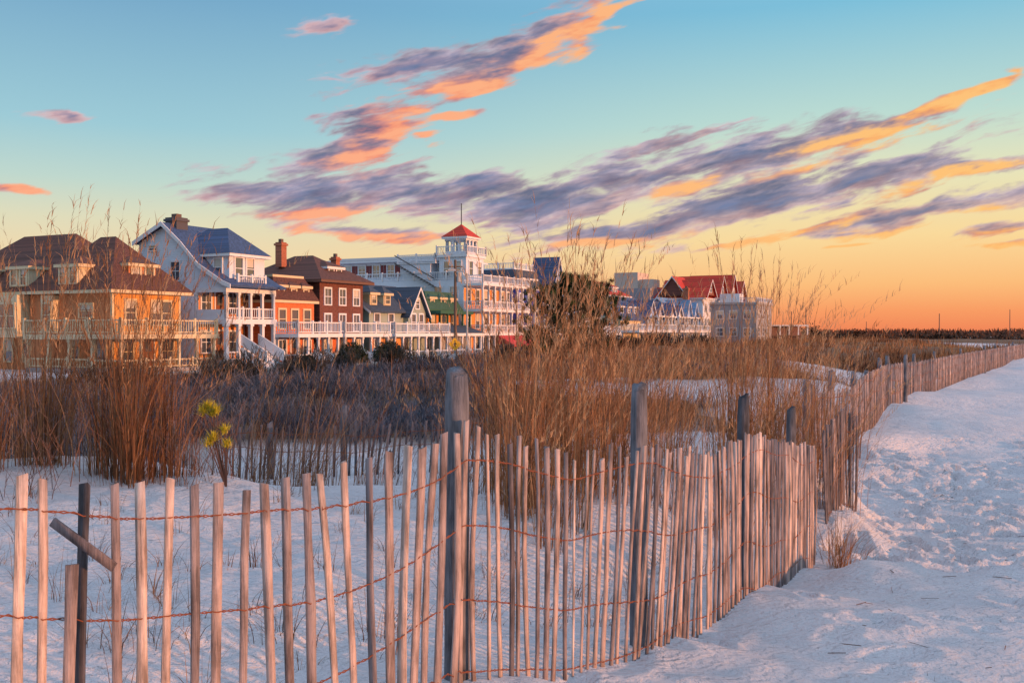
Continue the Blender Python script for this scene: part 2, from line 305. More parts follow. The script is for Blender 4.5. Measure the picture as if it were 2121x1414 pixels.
shrubs('dark_shrub_row',pp[:,0],pp[:,1],rng.uniform(.9,1.8,ns)*(.6+.8*fbm(ss*.25,tt*.2,2,9)),26,DK,.35,2.0,6)
ns=240; yy=rng.uniform(18,60,ns); xx=rng.uniform(-.05,.38,ns)*yy; k=veg(xx,yy)>.5
shrubs('shrub_thicket',xx[k],yy[k],rng.uniform(.5,1.0,k.sum()),8,SM,.3,1.3,5)
TW=tintmat('dead_twigs',[(.05,.03,.03),(.16,.09,.07),(.25,.15,.11)],.0)
shrubs('bare_twig_shrub',np.array([-.68,-1.28,-.5,.62]),np.array([5.4,6.1,7.0,6.5]),np.array([.55,.5,.5,.6]),7,TW,.3,.45,5)
shrubs('bare_twig_shrub',np.array([-4.3,-4.7,-5.3,-3.9,-4.0,-4.5,-2.9,-2.6]),np.array([7.9,8.0,8.6,8.1,8.7,8.4,8.9,9.3]),np.array([.75,.8,.9,.6,.9,1.0,.8,.8]),12,TW,.3,.75,6)
shrubs('bare_twig_shrub',np.array([-2.2,-1.6,-2.8,-1.2,-3.3]),np.array([10.6,11.2,10.9,11.8,10.4]),np.array([.9,.9,1.0,.8,.9]),10,TW,.35,.6,6)
def sprig():
    p=empty('young_pine_seedling'); r=Rib(); st_=Rib(); 
    for x,y,z in[(-2.70,8.7,1.30),(-2.62,8.7,1.28),(-2.66,8.7,1.34),(-2.57,8.65,1.31),(-2.58,8.6,1.08),(-2.50,8.65,1.14),(-2.46,8.6,1.02),(-2.62,8.6,1.03)]:
        n=110; b=np.tile([[x,y,z]],(n,1))+rng.normal(0,.016,(n,3)); blades(r,b,rng.uniform(.03,.085,n),rng.uniform(.1,1.6,n),rng.uniform(0,6.283,n),np.full(n,.0032),rng.uniform(0,1,n),k=3,curl=1)
        g=Hs(-2.5,8.7)-.03; P=np.linspace([-2.5,8.7,g],[x,y,z],4)[None]; st_.add(P,np.full((1,4),.006),np.array([[1.,0,0]]),np.array([.3]))
    r.build('needles',tintmat('yellow_needles',[(.20,.17,.02),(.50,.42,.03),(.70,.56,.05)],.2),p); st_.build('stems',TW,p)
sprig()
# ------------------------------------------------------------ fences
WOOD=tintmat('weathered_fence_wood',[(.11,.105,.125),(.28,.235,.25),(.49,.37,.345),(.68,.53,.48)],0,.85,True)
POST=tintmat('weathered_post_wood',[(.07,.075,.095),(.14,.15,.185),(.25,.25,.29)],0,.9,True)
RUST=mat('rusty_wire',(.20,.055,.022),rough=.8,var=.5,scale=30)
def picket_verts(x,y,z0,z1,yaw,lx,ly,w=.019,th=.006,k=6):
    c,s=math.cos(yaw),math.sin(yaw); V=[]; bow=random.gauss(0,.008); tw=random.gauss(0,.18)
    for i in range(k):
        f=i/(k-1); z=z0+(z1-z0)*f; ox=lx*(f-.0)+random.gauss(0,.0016)+bow*math.sin(f*3.14); oy=ly*f+random.gauss(0,.0014); ww=w*(1+random.gauss(0,.07))
        c,s=math.cos(yaw+tw*f),math.sin(yaw+tw*f)
        top=(i==k-1)
        for a,b in((-ww,-th),(ww,-th),(ww,th),(-ww,th)):
            V.append((x+ox+a*c-b*s,y+oy+a*s+b*c,z+(random.gauss(0,.005) if top else 0)))
    Q=[]
    for i in range(k-1):
        o=i*4
        for j in range(4): Q.append((o+j,o+(j+1)%4,o+4+(j+1)%4,o+4+j))
    Q.append((0,3,2,1)); Q.append(((k-1)*4,(k-1)*4+1,(k-1)*4+2,(k-1)*4+3)); return V,Q
def tube(name,pts,rad,m,parent,cyc=False):
    cu=D.curves.new(name,'CURVE'); cu.dimensions='3D'; cu.bevel_depth=rad; cu.bevel_resolution=1
    for P in pts:
        sp=cu.splines.new('POLY'); sp.points.add(len(P)-1); sp.points.foreach_set('co',np.concatenate([np.asarray(P,float),np.ones((len(P),1))],1).ravel())
    cu.materials.append(m); return link(D.objects.new(name,cu),parent)
def post_obj(x,y,z0,z1,r,parent,tint=.5,name='post',lean=0.0):
    V=[];Q=[];n=18;k=12; ph=random.uniform(0,6)
    for i in range(k):
        f=i/(k-1)
        for j in range(n):
            a=2*math.pi*j/n; crack=-.10*max(0,math.cos(a*1-ph))**24-.08*max(0,math.cos(a-ph-2))**24
            rr=r*(1+.05*math.sin(3*a+x)+crack+random.gauss(0,.012))*(1-.10*f)
            if i==k-1: rr*=.88
            V.append((x+rr*math.cos(a)+lean*f,y+rr*math.sin(a),z0+(z1-z0)*f+(random.gauss(0,.008)+.02*math.cos(a+x*7) if i>=k-2 else 0)))
    for i in range(k-1):
        for j in range(n): Q.append((i*n+j,i*n+(j+1)%n,(i+1)*n+(j+1)%n,(i+1)*n+j))
    for j in range(0,n-2,2): Q.append(((k-1)*n,(k-1)*n+j+1,(k-1)*n+j+2,(k-1)*n+(j+3 if j+3<n else n-1)))
    return quadmesh(name,V,Q,POST,np.full(len(V),tint),parent)
def fence(name,pts,spacing,posts,wires=(.14,.48,.83,1.12),jit=1.0,tone=.5,wr=.0024,k=6,skip=(),leanf=None,wscale=1.0,sd=.28):
    par=empty(name,(0,0,0)); pts=np.array(pts,float)
    seg=np.hypot(np.diff(pts[:,0]),np.diff(pts[:,1])); S=np.concatenate([[0],np.cumsum(seg)])
    V=[];Q=[];T=[];s=0;cent=[];i=0
    while s<S[-1]:
        x=np.interp(s,S,pts[:,0]);y=np.interp(s,S,pts[:,1]);zt=np.interp(s,S,pts[:,2]);zb=np.interp(s,S,pts[:,3])
        x2=np.interp(s+.05,S,pts[:,0])-np.interp(s-.05,S,pts[:,0]);y2=np.interp(s+.05,S,pts[:,1])-np.interp(s-.05,S,pts[:,1]); yaw=math.atan2(y2,x2)
        ln=(float(vn(np.array([s*1.7]),np.array([3.3]),5)[0])-.5)*.11*jit+random.gauss(0,.013)*jit+(leanf(x) if leanf else 0)
        nearf=tone==.52
        if i not in skip:
            zt2=zt+random.gauss(0,.018); 
            lx=ln*math.cos(yaw);ly=ln*math.sin(yaw)+random.gauss(0,.014)
            v,q=picket_verts(x-lx*.5,y-ly*.5,zb-.12,zt2,yaw+random.gauss(-.1,.42),lx,ly,w=.0185*wscale*random.uniform(.68,1.12)*((.70 if x<1.6 else .85) if nearf and x>-.2 else 1),k=k)
            o=len(V); V+=v; Q+=[tuple(a+o for a in f) for f in q]; T+=[min(1,max(0,tone+random.gauss(0,sd)))]*len(v)
        cent.append((s,x,y,zt,zb,yaw,ln)); s+=spacing*max(.6,1+random.gauss(0,.19))*((1.12 if x<-.6 else (.9 if x<-.1 else .78)) if nearf else 1); i+=1
    quadmesh('pickets',V,Q,WOOD,T,par)
    lines=[]
    for wi,wz in enumerate(wires):
        for ph in(0,1):
            P=[]
            for c,cn in zip(cent,cent[1:]):
                s,x,y,zt,zb,yaw,ln=c; nx,ny=math.sin(yaw),-math.cos(yaw); Lh=zt-zb
                wob=.032*math.sin(s*2.1+wi*1.3)+.018*math.sin(s*5.3+wi)
                for f in((0,.25,.5,.75) if wr<.004 else (0,)):
                    z=(zt+(cn[3]-zt)*f)-wz*Lh/1.2+wob; an=f*2*math.pi*1.5+ph*math.pi
                    off=math.cos(f*3*math.pi+ph*math.pi)*(.0095 if f==0 else .003); dz=math.sin(an)*.004
                    xx=x+(cn[1]-x)*f; yy=y+(cn[2]-y)*f; k2=ln*(.5-wz/1.2)
                    P.append((xx+nx*off+k2*math.cos(yaw),yy+ny*off+k2*math.sin(yaw),z+dz))
            lines.append(P)
    tube('wires',lines,wr,RUST,par)
    for pp in posts: post_obj(*pp[:5],par,*(pp[5:]))
    return par
fp=fence('sand_fence',FN,.088,[(-.265,4.80,.1,1.81,.064,.7),(.745,5.86,-.1,1.67,.056,.6),(1.80,7.75,-.2,1.50,.052,.15),(2.62,9.35,-.4,1.27,.05,.4)],skip=(3,),jit=1.5,tone=.52,leanf=lambda x:.16*math.exp(-((x-.95)/.3)**2)-.05*math.exp(-((x-1.5)/.3)**2)+.03*(x>.1))
v1,q1=picket_verts(-1.515,3.42,.2,1.20,.6,.0,.0)
quadmesh('broken_picket',v1,q1,WOOD,[.5]*len(v1),fp)
d0=Vector((-1.60,3.46,1.34)); d1=Vector((-1.37,3.42,1.19)); dd=d1-d0; up=Vector((.45,0,.9)).normalized(); fr=dd.normalized().cross(up).normalized(); up=fr.cross(dd.normalized())
Vb=[];
for P in(d0,d1):
    for a,b in((-1,-1),(1,-1),(1,1),(-1,1)): Vb.append(P+up*.016*a+fr*.006*b)
quadmesh('fallen_picket',[tuple(v) for v in Vb],[(0,1,2,3),(4,7,6,5),(0,4,5,1),(1,5,6,2),(2,6,7,3),(3,7,4,0)],WOOD,[.2]*8,fp)
fence('sand_fence',[(3.35,10.6,.95,-.33),(3.7,11.3,1.05,-.4),(4.0,12,1.08,-.42),(4.25,12.2,.95,-.45)],.06,[(3.85,13.0,-.5,1.36,.055,.9),(3.55,12.6,-.5,1.0,.05,.4)],wires=(.2,.9),jit=4,tone=.05,k=4,sd=.15,leanf=lambda x:-.12+(x-3.6)*.35)
far_posts=[]
for d,px,tp in[(15,1670,850),(16.5,1680,795),(19,1722,768),(21.5,1768,770),(22,1795,768),(26,1822,742),(27,1838,738),(30,1876,735),(33,1893,733),(40,1935,728),(47,1990,722),(55,2040,716),(62,2062,712),(70,2098,708)]:
    x=(px-1060.5)/F*d; far_posts.append((x,d,-.6,2-(tp-687)/F*d,.055+.0003*d,.6))
fence('sand_fence',FF,.10,far_posts,wires=(.14,.5,.85),jit=1.6,tone=.34,wr=.005,k=3,wscale=.9,sd=.2)
fence('sand_fence',[(-4.2,14.6,.62,-.15),(-3.4,14.7,.60,-.2),(-2.4,15,.58,-.2),(-1.1,15.6,.60,-.2),(-.3,16.6,.6,-.1),(.6,18,.6,0)],.10,[(-2.55,15.1,-.4,.86,.055,.6),(-5.0,14.6,-.3,.7,.06,.5),(-3.6,14.8,-.4,.65,.05,.6)],wires=(.2,.55),jit=1.5,tone=.02,wr=.003,k=3,sd=.12,leanf=lambda x:.06)
# ------------------------------------------------------------ houses
class House:
    def __init__(s,name,s0,t0=0,z0=0,rz=None,pos=None):
        x,y=pos if pos else st(s0,t0); s.e=empty(name,(x,y,z0),RZ if rz is None else rz); s.g={}
    def _g(s,part,m): return s.g.setdefault(part,([],[],m))
    def box(s,part,m,x0,x1,y0,y1,z0,z1):
        V,Fc,_=s._g(part,m); o=len(V)
        V+=[(x0,y0,z0),(x1,y0,z0),(x1,y1,z0),(x0,y1,z0),(x0,y0,z1),(x1,y0,z1),(x1,y1,z1),(x0,y1,z1)]
        Fc+=[tuple(a+o for a in f) for f in((0,3,2,1),(4,5,6,7),(0,1,5,4),(1,2,6,5),(2,3,7,6),(3,0,4,7))]
    def poly(s,part,m,V2,F2):
        V,Fc,_=s._g(part,m); o=len(V); V+=list(V2); Fc+=[tuple(a+o for a in f) for f in F2]
    def fb(s,part,m,f,c,a0,a1,z0,z1,d0,d1):
        if f=='F': s.box(part,m,a0,a1,c-d1,c-d0,z0,z1)
        elif f=='S': s.box(part,m,c-d1,c-d0,a0,a1,z0,z1)
    def window(s,f,c,a,z,w=.9,h=1.5,tr=None,arch=False,shut=None):
        tr=tr or WHITE
        s.fb('window_glass',glassmat(),f,c,a-w/2,a+w/2,z,z+h,-.02,.025)
        if random.random()<.5: s.fb('window_blinds',BLIND,f,c,a-w/2+.03,a+w/2-.03,z+h*random.uniform(.45,.75),z+h,-.01,.03)
        for x0,x1,z0,z1 in((a-w/2-.13,a-w/2,z-.1,z+h+.15),(a+w/2,a+w/2+.13,z-.1,z+h+.15),(a-w/2,a+w/2,z+h,z+h+.15),(a-w/2,a+w/2,z-.1,z)):
            s.fb('window_frames',tr,f,c,x0,x1,z0,z1,-.02,.09)
        s.fb('window_frames',tr,f,c,a-w/2,a+w/2,z+h/2-.03,z+h/2+.03,-.015,.06)
        if w>.8: s.fb('window_frames',tr,f,c,a-.025,a+.025,z,z+h,-.018,.05)
        if shut:
            for q in(-1,1):
                b0=a+q*(w/2+.33); s.fb('shutters',shut,f,c,b0-.18,b0+.18,z,z+h,-.01,.07)
    def door(s,f,c,a,z,m,w=1.0,h=2.1):
        s.fb('door',m,f,c,a-w/2,a+w/2,z,z+h,-.02,.04)
        for x0,x1,z0,z1 in((a-w/2-.12,a-w/2,z,z+h+.15),(a+w/2,a+w/2+.12,z,z+h+.15),(a-w/2,a+w/2,z+h,z+h+.15)): s.fb('window_frames',WHITE,f,c,x0,x1,z0,z1,-.02,.09)
        s.fb('window_glass',glassmat(),f,c,a-w*.3,a+w*.3,z+h*.5,z+h*.9,.03,.05)
    def rail(s,x0,y0,x1,y1,z,h=.95,m=None,sp=.22,bw=.025):
        m=m or WHITE; L=math.hypot(x1-x0,y1-y0); dx,dy=(x1-x0)/L,(y1-y0)/L
        def seg(a0,a1,w,z0,z1):
            xa,ya,xb,yb=x0+dx*a0,y0+dy*a0,x0+dx*a1,y0+dy*a1
            s.box('railings',m,min(xa,xb)-(w if abs(dy)>.5 else 0),max(xa,xb)+(w if abs(dy)>.5 else 0),min(ya,yb)-(w if abs(dx)>.5 else 0),max(ya,yb)+(w if abs(dx)>.5 else 0),z0,z1)
        seg(0,L,.05,z+h-.09,z+h); seg(0,L,.04,z+.08,z+.16)
        n=max(2,int(L/sp))
        for i in range(1,n): c=L*i/n; seg(c-bw,c+bw,.02,z+.16,z+h-.09)
        n=max(1,round(L/2.0))
        for i in range(n+1):
            c=L*i/n; px,py=x0+dx*c,y0+dy*c; s.box('railings',m,px-.08,px+.08,py-.08,py+.08,z,z+h+.12)
    def posts(s,x0,y0,x1,y1,z0,z1,n,m=None,w=.1,brk=True):
        m=m or WHITE
        for i in range(n):
            f=i/(n-1) if n>1 else 0; px,py=x0+(x1-x0)*f,y0+(y1-y0)*f
            s.box('columns',m,px-w,px+w,py-w,py+w,z0,z1); s.box('columns',m,px-w*1.5,px+w*1.5,py-w*1.5,py+w*1.5,z1-.18,z1-.003)
    def porch(s,x0,x1,y0,y1,zf,zd,n,floor,m=None,toprail=True,lowrail=True,ns=2,roofm=None):
        m=m or WHITE
        s.box('porch_floor',floor,x0,x1,y0,y1-.004,zf-.2,zf)
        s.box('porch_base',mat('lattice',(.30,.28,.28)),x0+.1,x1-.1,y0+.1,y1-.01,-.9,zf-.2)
        s.box('porch_beam',m,x0-.15,x1+.15,y0-.15,y1-.006,zd-.3,zd)
        s.posts(x0+.15,y0+.15,x1-.15,y0+.15,zf,zd-.3,n,m,.085); s.posts(x0+.15,y1-.3,x0+.15,y0+.15,zf,zd-.3,ns,m,.085)
        if toprail: s.rail(x0,y0,x1,y0,zd,m=m); s.rail(x0,y1-.1,x0,y0,zd,m=m)
        if lowrail: s.rail(x0+.15,y0+.15,x1-.15,y0+.15,zf,.6,m,.32,.02); s.rail(x0+.15,y1-.2,x0+.15,y0+.15,zf,.6,m,.32,.02)
    def hip(s,part,m,x0,x1,y0,y1,z0,z1,o=.5,trim=None,flat=None):
        X0,X1,Y0,Y1=x0-o,x1+o,y0-o,y1+o
        w=min(X1-X0,Y1-Y0)/2 if flat is None else flat
        rx0,rx1,ry0,ry1=X0+w,X1-w,Y0+w,Y1-w
        V=[(X0,Y0,z0),(X1,Y0,z0),(X1,Y1,z0),(X0,Y1,z0),(rx0,ry0,z1),(rx1,ry0,z1),(rx1,ry1,z1),(rx0,ry1,z1)]
        s.poly(part,m,V,[(0,1,5,4),(1,2,6,5),(2,3,7,6),(3,0,4,7),(4,5,6,7)])
        s.box('eaves',trim or WHITE,X0+.03,X1-.03,Y0+.03,Y1-.03,z0-.22,z0-.004)
    def gable(s,part,m,wm,x0,x1,y0,y1,z0,z1,axis='x',o=.45,th=.16):
        if axis=='x':
            yc=(y0+y1)/2; k=(z1-z0)/((y1-y0)/2)
            s.poly('gable_walls',wm,[(x0,y0,z0),(x0,y1,z0),(x0,yc,z1),(x1,y0,z0),(x1,y1,z0),(x1,yc,z1)],[(0,2,1),(3,4,5)])
            for q in(-1,1):
                ye=yc+q*((y1-y0)/2+o); ze=z0-k*o
                V=[(x0-o,ye,ze),(x1+o,ye,ze),(x1+o,yc,z1),(x0-o,yc,z1)]; V+=[(a,b,c+th) for a,b,c in V]
                s.poly(part,m,V,[(0,1,2,3),(4,5,6,7),(0,1,5,4),(1,2,6,5),(3,0,4,7)])
                V=[(x0-o-.03,ye,ze-.12),(x0-o+.05,ye,ze-.12),(x0-o+.05,yc,z1-.12),(x0-o-.03,yc,z1-.12)]; V+=[(a,b,c+th+.08) for a,b,c in V]
                s.poly('bargeboards',WHITE,V,[(0,1,2,3),(4,5,6,7),(0,1,5,4),(1,2,6,5),(3,0,4,7)])
        else:
            xc=(x0+x1)/2; k=(z1-z0)/((x1-x0)/2)
            s.poly('gable_walls',wm,[(x0,y0,z0),(x1,y0,z0),(xc,y0,z1)],[(0,1,2)])
            for q in(-1,1):
                xe=xc+q*((x1-x0)/2+o); ze=z0-k*o
                V=[(xe,y0-o,ze),(xe,y1,ze),(xc,y1,z1),(xc,y0-o,z1)]; V+=[(a,b,c+th) for a,b,c in V]
                s.poly(part,m,V,[(0,1,2,3),(4,5,6,7),(0,1,5,4),(1,2,6,5),(3,0,4,7)])
                V=[(xe,y0-o-.03,ze-.12),(xe,y0-o+.05,ze-.12),(xc,y0-o+.05,z1-.12),(xc,y0-o-.03,z1-.12)]; V+=[(a,b,c+th+.08) for a,b,c in V]
                s.poly('bargeboards',WHITE,V,[(0,1,2,3),(4,5,6,7),(0,1,5,4),(1,2,6,5),(3,0,4,7)])
    def dormer(s,f,c,a,z,w,h,dep,roofm,wallm,rh=.7,nwin=2,tr=None):
        if f=='F': x0,x1,y0,y1=a-w/2,a+w/2,c,c+dep
        else: x0,x1,y0,y1=c,c+dep,a-w/2,a+w/2
        s.box('dormer_walls',wallm,x0,x1,y0,y1,z,z+h); s.hip('dormer_roof',roofm,x0,x1,y0,y1,z+h,z+h+rh,.25,tr)
        for i in range(nwin):
            q=a-w/2+w*(i+.5)/nwin; s.window(f,c,q,z+.2,w/nwin*.55,h-.45,tr)
    def chimney(s,x,y,z0,z1,w=.45,m=None):
        m=m or mat('chimney_brick',(.30,.10,.06),'brick'); s.box('chimney',m,x-w,x+w,y-w,y+w,z0,z1); s.box('chimney',m,x-w-.1,x+w+.1,y-w-.1,y+w+.1,z1-.3,z1-.12)
        s.box('chimney',mat('flue_pot',(.12,.08,.07)),x-w*.45,x+w*.45,y-w*.45,y+w*.45,z1,z1+.3)
    def stairs(s,x0,x1,y0,zt,n=6,m=None):
        m=m or WHITE
        for i in range(n): s.box('steps',m,x0,x1,y0-.3*(i+1),y0-.3*i-.003,-.9,zt-.17*(i+.6))
        for x in(x0,x1):
            V=[(x-.05,y0,zt+.1),(x-.05,y0-.3*n-.2,zt-.17*n+.1),(x-.05,y0-.3*n-.2,zt-.17*n+.95),(x-.05,y0,zt+.95)]; V+=[(a+.1,b,c) for a,b,c in V]
            s.poly('steps',m,V,[(0,1,2,3),(4,5,6,7),(0,1,5,4),(1,2,6,5),(2,3,7,6),(3,0,4,7)])
    def done(s):
        for part,(V,Fc,m) in s.g.items(): meshobj(part,V,Fc,m,s.e)
_og=House._g
def _g2(s,part,m):
    k=part
    while k in s.g and s.g[k][2]!=m: k=k+'_alt'
    return _og(s,k,m)
House._g=_g2
BLIND=mat('window_blind',(.52,.48,.42),var=.1)
WHITE=mat('white_paint',(.66,.68,.74),var=.1); CREAM=mat('cream_paint',(.60,.50,.34),var=.1)
WSID=mat('white_siding',(.60,.65,.75),'siding',var=.06); TAN=mat('tan_siding',(.48,.18,.075),'siding',var=.12); SUNYEL=mat('sunlit_yellow_siding',(.62,.29,.075),'siding',var=.12)  # the yellow is the tan clapboard with sunlight painted into its colour
SUNGLOW=mat('sunglow_siding',(.70,.29,.085),'siding',var=.1)  # orange sun glow of the porch back walls put into the siding colour
RBR=mat('brown_shingle_roof',(.095,.040,.034),'shingle',.9); RBL=mat('slate_blue_roof',(.035,.07,.17),'shingle',.7); RDK=mat('dark_slate_roof',(.04,.06,.10),'shingle',.8); RRD=mat('red_tile_roof',(.46,.032,.016),'shingle',.8)
BRK=mat('red_brick',(.52,.14,.05),'brick'); SHB=mat('brown_shingle_wall',(.14,.045,.034),'shingle'); GRN=mat('green_siding',(.03,.11,.07),'siding'); GRR=mat('green_roof',(.03,.09,.06),'shingle'); SAGE=mat('sage_siding',(.28,.34,.31),'siding',var=.1)
GTR=mat('green_trim',(.025,.10,.065))
BLU=mat('blue_siding',(.05,.08,.42),'siding'); LBL=mat('pale_blue_siding',(.28,.42,.70),'siding',var=.08); GRY=mat('grey_stucco',(.26,.27,.32),var=.1); FLR=mat('porch_floor_paint',(.25,.25,.27)); DOR=mat('door_wood',(.20,.07,.03)); MAR=mat('maroon_shutter',(.18,.03,.03)); ORS=mat('ochre_siding',(.60,.24,.06),'siding')
# ochre house
h=House('ochre_clapboard_house',0)
h.box('walls',SUNYEL,0,6,0,8,-.9,4.6); h.box('walls',TAN,-.01,0.004,.0,8,-.9,4.6); h.box('walls',TAN,.8,9,5,19,-.9,4.6)  # front wall in the sunlit tone, tan sheet over the shaded side
for x,y in((-.03,-.03),(5.9,-.03)): h.box('corner_boards',CREAM,x,x+.16,y,y+.16,-.9,4.55)
h.hip('roof',RBR,0,6,0,7.5,4.8,8.7,.7,CREAM); h.hip('roof',RBR,.2,9,4.5,19,4.8,9.3,.7,CREAM)
h.dormer('F',.45,3.0,5.15,2.4,1.55,3,RBR,TAN,.6,2,CREAM); h.dormer('S',-.2,3.9,5.1,2.0,1.5,3,RBR,CREAM,.55,2,CREAM); h.dormer('S',-.1,9.0,5.1,2.0,1.5,3,RBR,CREAM,.55,2,CREAM); h.dormer('S',-.1,13.6,5.1,2.0,1.5,3,RBR,CREAM,.55,2,CREAM)
h.box('bay',CREAM,-.9,.8,8.2,11.4,1.6,4.55); h.box('bay',CREAM,-.5,.8,5.1,6.3,1.9,4.5)
for a in(8.8,9.8,10.8): h.window('S',-.9,a,2.3,.7,1.6,CREAM)
h.window('S',-.5,5.7,2.4,.7,1.5,CREAM); h.window('S',-.01,2.4,3.0,1.2,.8,CREAM)
h.window('S',-.01,1.0,.1,.9,1.5,CREAM); h.window('S',-.01,3.6,.1,.9,1.5,CREAM)
for a in(7,9.3,11.3,13.5): h.window('S',.8,a,-.1,.8,1.5,CREAM)
for a in(13,15): h.window('S',.8,a,2.3,.8,1.5,CREAM)
for a in(1.5,3.8,4.7): h.window('F',0,a,2.5,.8,1.6,CREAM)
for a in(1.2,4.8): h.window('F',0,a,-.1,1.0,1.5,CREAM)
h.door('F',0,3,-.4,DOR)
h.porch(-2,6.5,-3,-.01,-.4,1.85,6,FLR,CREAM); h.box('porch_beam',CREAM,-2.1,-.02,.0,6,1.5,1.846); h.posts(-1.85,1.8,-1.85,5.8,-.4,1.5,3,CREAM); h.rail(-2,6,-2,0,1.85,m=CREAM); h.rail(-1.85,6,-1.85,0,-.4,.65,CREAM,.28,.022); h.box('porch_floor',FLR,-2,-.02,0,6,-.7,-.41)
h.done()
# white house with blue slate roof
h=House('white_gambrel_house',10.3,.4)
prof=[(9.3,8.9),(6.2,10.35),(4.2,8.75),(2.4,7.0),(0,5.65),(-.8,5.35)]
h.box('walls',WSID,0,5.6,3.2,9,-.9,5.5)
h.box('porch_back_wall',SUNGLOW,.12,5.5,3.17,3.2,-.2,5.4)  # panel over the white wall, its colour painting the low sun inside the porch
top=[(9,9.0),(6.2,10.3),(4.2,8.7),(3.2,7.7)]
V=[(0,3.2,5.5)]+[(0,9,5.5)]+[(0,a,b) for a,b in top]; h.poly('walls',WSID,V+[(5.6,b,c) for _,b,c in V],[(0,1,2,3,4,5),(6,11,10,9,8,7),(1,7,8,2)])
V=[(0,0,5.3),(0,3.2,5.3),(0,3.2,7.6),(0,2.4,6.9),(0,0,5.6)]; h.poly('walls',WSID,V+[(5.6,b,c) for _,b,c in V],[(0,1,2,3,4),(5,9,8,7,6),(0,5,6,1)])
for (a,b),(c,d) in zip(prof,prof[1:]):
    V=[(-.4,a,b),(6.0,a,b),(6.0,c,d),(-.4,c,d)]; V+=[(x,y,z+.18) for x,y,z in V]; h.poly('roof',RBL,V,[(0,1,2,3),(4,5,6,7),(0,1,5,4),(2,3,7,6)])
    V=[(-.46,a,b-.12),(-.38,a,b-.12),(-.38,c,d-.12),(-.46,c,d-.12)]; V+=[(x,y,z+.34) for x,y,z in V]; h.poly('bargeboards',WHITE,V,[(0,1,2,3),(4,5,6,7),(0,1,5,4),(2,3,7,6),(0,3,7,4),(1,2,6,5)])
h.box('dormer_walls',WSID,.9,4.9,.5,5,5.6,8.0); h.hip('dormer_roof',RBL,.9,4.9,.5,6.5,8.0,10.2,.4); 
for a in(1.9,3.2): h.window('F',.5,a,6.1,.8,1.6)
h.rail(1.3,.0,4.4,.0,5.65,.7); h.box('dormer_balcony',WHITE,1.2,4.5,-.1,.5,5.5,5.66)
h.window('S',.9,1.6,6.3,.7,1.3)
h.window('S',0,5.1,6.0,.9,1.4); h.window('S',0,7.5,8.4,.8,.35); h.window('S',0,5.5,1.0,.9,1.5); h.window('S',0,7.6,3.4,.9,1.5)
for z in(0,3.1): 
    for a in(1.2,4.2): h.window('F',3.17,a,z+.4,1,1.6)
    h.door('F',3.17,2.7,z-.05,DOR)
h.box('porch_floor',WHITE,-.1,5.7,-.1,3.165,2.6,2.98); h.box('porch_floor',FLR,-.1,5.7,-.1,3.165,-.5,-.2); h.box('porch_base',WSID,0,5.6,0,3.16,-.9,-.5); h.box('porch_beam',WHITE,-.05,5.65,-.05,.25,5.0,5.35); h.box('porch_beam',WHITE,-.05,.2,.25,3.2,5.0,5.35)
h.posts(.1,.1,5.5,.1,2.98,5.0,5); h.posts(.1,.1,5.5,.1,-.2,2.6,5,w=.13); h.posts(.1,.1,.1,3.05,2.98,5.0,2); h.posts(.1,.1,.1,3.05,-.2,2.6,2)
h.box('railings',WSID,0,.06,.2,3,2.98,3.7); h.rail(.1,.1,5.5,.1,2.98,.85); h.rail(.1,.1,5.5,.1,-.2,.7,None,.28,.022)
h.stairs(1.6,3.6,0,.9,8)
h.chimney(1.2,6.2,9.5,11.0,.6,mat('dark_chimney',(.07,.07,.09))); h.done()
h=House('brick_mansard_house',16.2)
h.box('walls',BRK,0,5.2,0,8,-.9,4.4); h.hip('roof',RBR,0,5.2,0,8,4.6,6.5,.35,CREAM,.9); h.box('roof_curb',CREAM,.6,4.6,.6,7.4,6.5,6.7)
for a in(1.0,2.6,4.2): h.dormer('F',.1,a,4.75,1.0,1.1,1.5,RBR,CREAM,.45,1,CREAM); h.window('F',0,a,2.3,.8,1.5,CREAM)
h.dormer('S',.1,2,4.75,1.0,1.1,1.5,RBR,CREAM,.45,1,CREAM)
for a in(1,4.2): h.window('F',0,a,-.2,.9,1.5)
h.door('F',0,2.6,-.4,DOR); h.porch(-.2,5.4,-2.6,-.01,-.4,1.85,5,FLR); h.stairs(1.8,3.2,-2.6,-.4,3); h.done()
h=House('brown_shingle_house',22.2)
h.box('walls',SHB,0,6.4,0,8.5,-.9,6.3); h.hip('roof',RBR,0,6.4,0,8.5,6.5,8.9,.8,mat('dark_trim',(.14,.07,.05))); h.dormer('F',.8,3.2,7.0,2.2,.8,3,RBR,SHB,.6,2); 
h.box('porch_back_wall',BRK,.02,6.38,-.03,0,-.9,1.5)  # brick-coloured sheet over the shingles, painting warm sun on the porch wall
for a in(1.1,3.2,5.3): h.window('F',0,a,4.4,.85,1.35); h.window('F',0,a,2.1,.85,1.4)
for a in(1.5,4.5): h.window('S',0,a,4.4,.8,1.3)
for a in(1,5.3): h.window('F',-.03,a,-.2,1,1.5)
h.door('F',-.03,3.2,-.4,DOR); h.porch(-.2,6.6,-2.8,-.04,-.4,1.85,6,FLR); h.chimney(1.2,5.2,7.8,10.0,.35); h.chimney(5.6,2.5,7.4,8.9,.3); h.stairs(2.4,4,-2.8,-.4,3); h.done()
h=House('gabled_cottage',29.6)
h.box('walls',SAGE,0,9.4,0,7,-.9,4.1); h.gable('roof',RDK,SAGE,0,9.4,0,7,4.1,6.5,'x')
h.box('porch_back_wall',SUNGLOW,.02,5.79,-.03,0,-.9,1.5)
h.gable('roof',RDK,SAGE,5.8,9.0,-.6,3.4,4.0,6.3,'y'); h.box('walls',SAGE,5.8,9.0,-.6,0,-.9,4.0)
for a in(1.3,3.6): h.dormer('F',.4,a,4.5,1.2,1.2,2,RDK,CREAM,.7,1,CREAM)
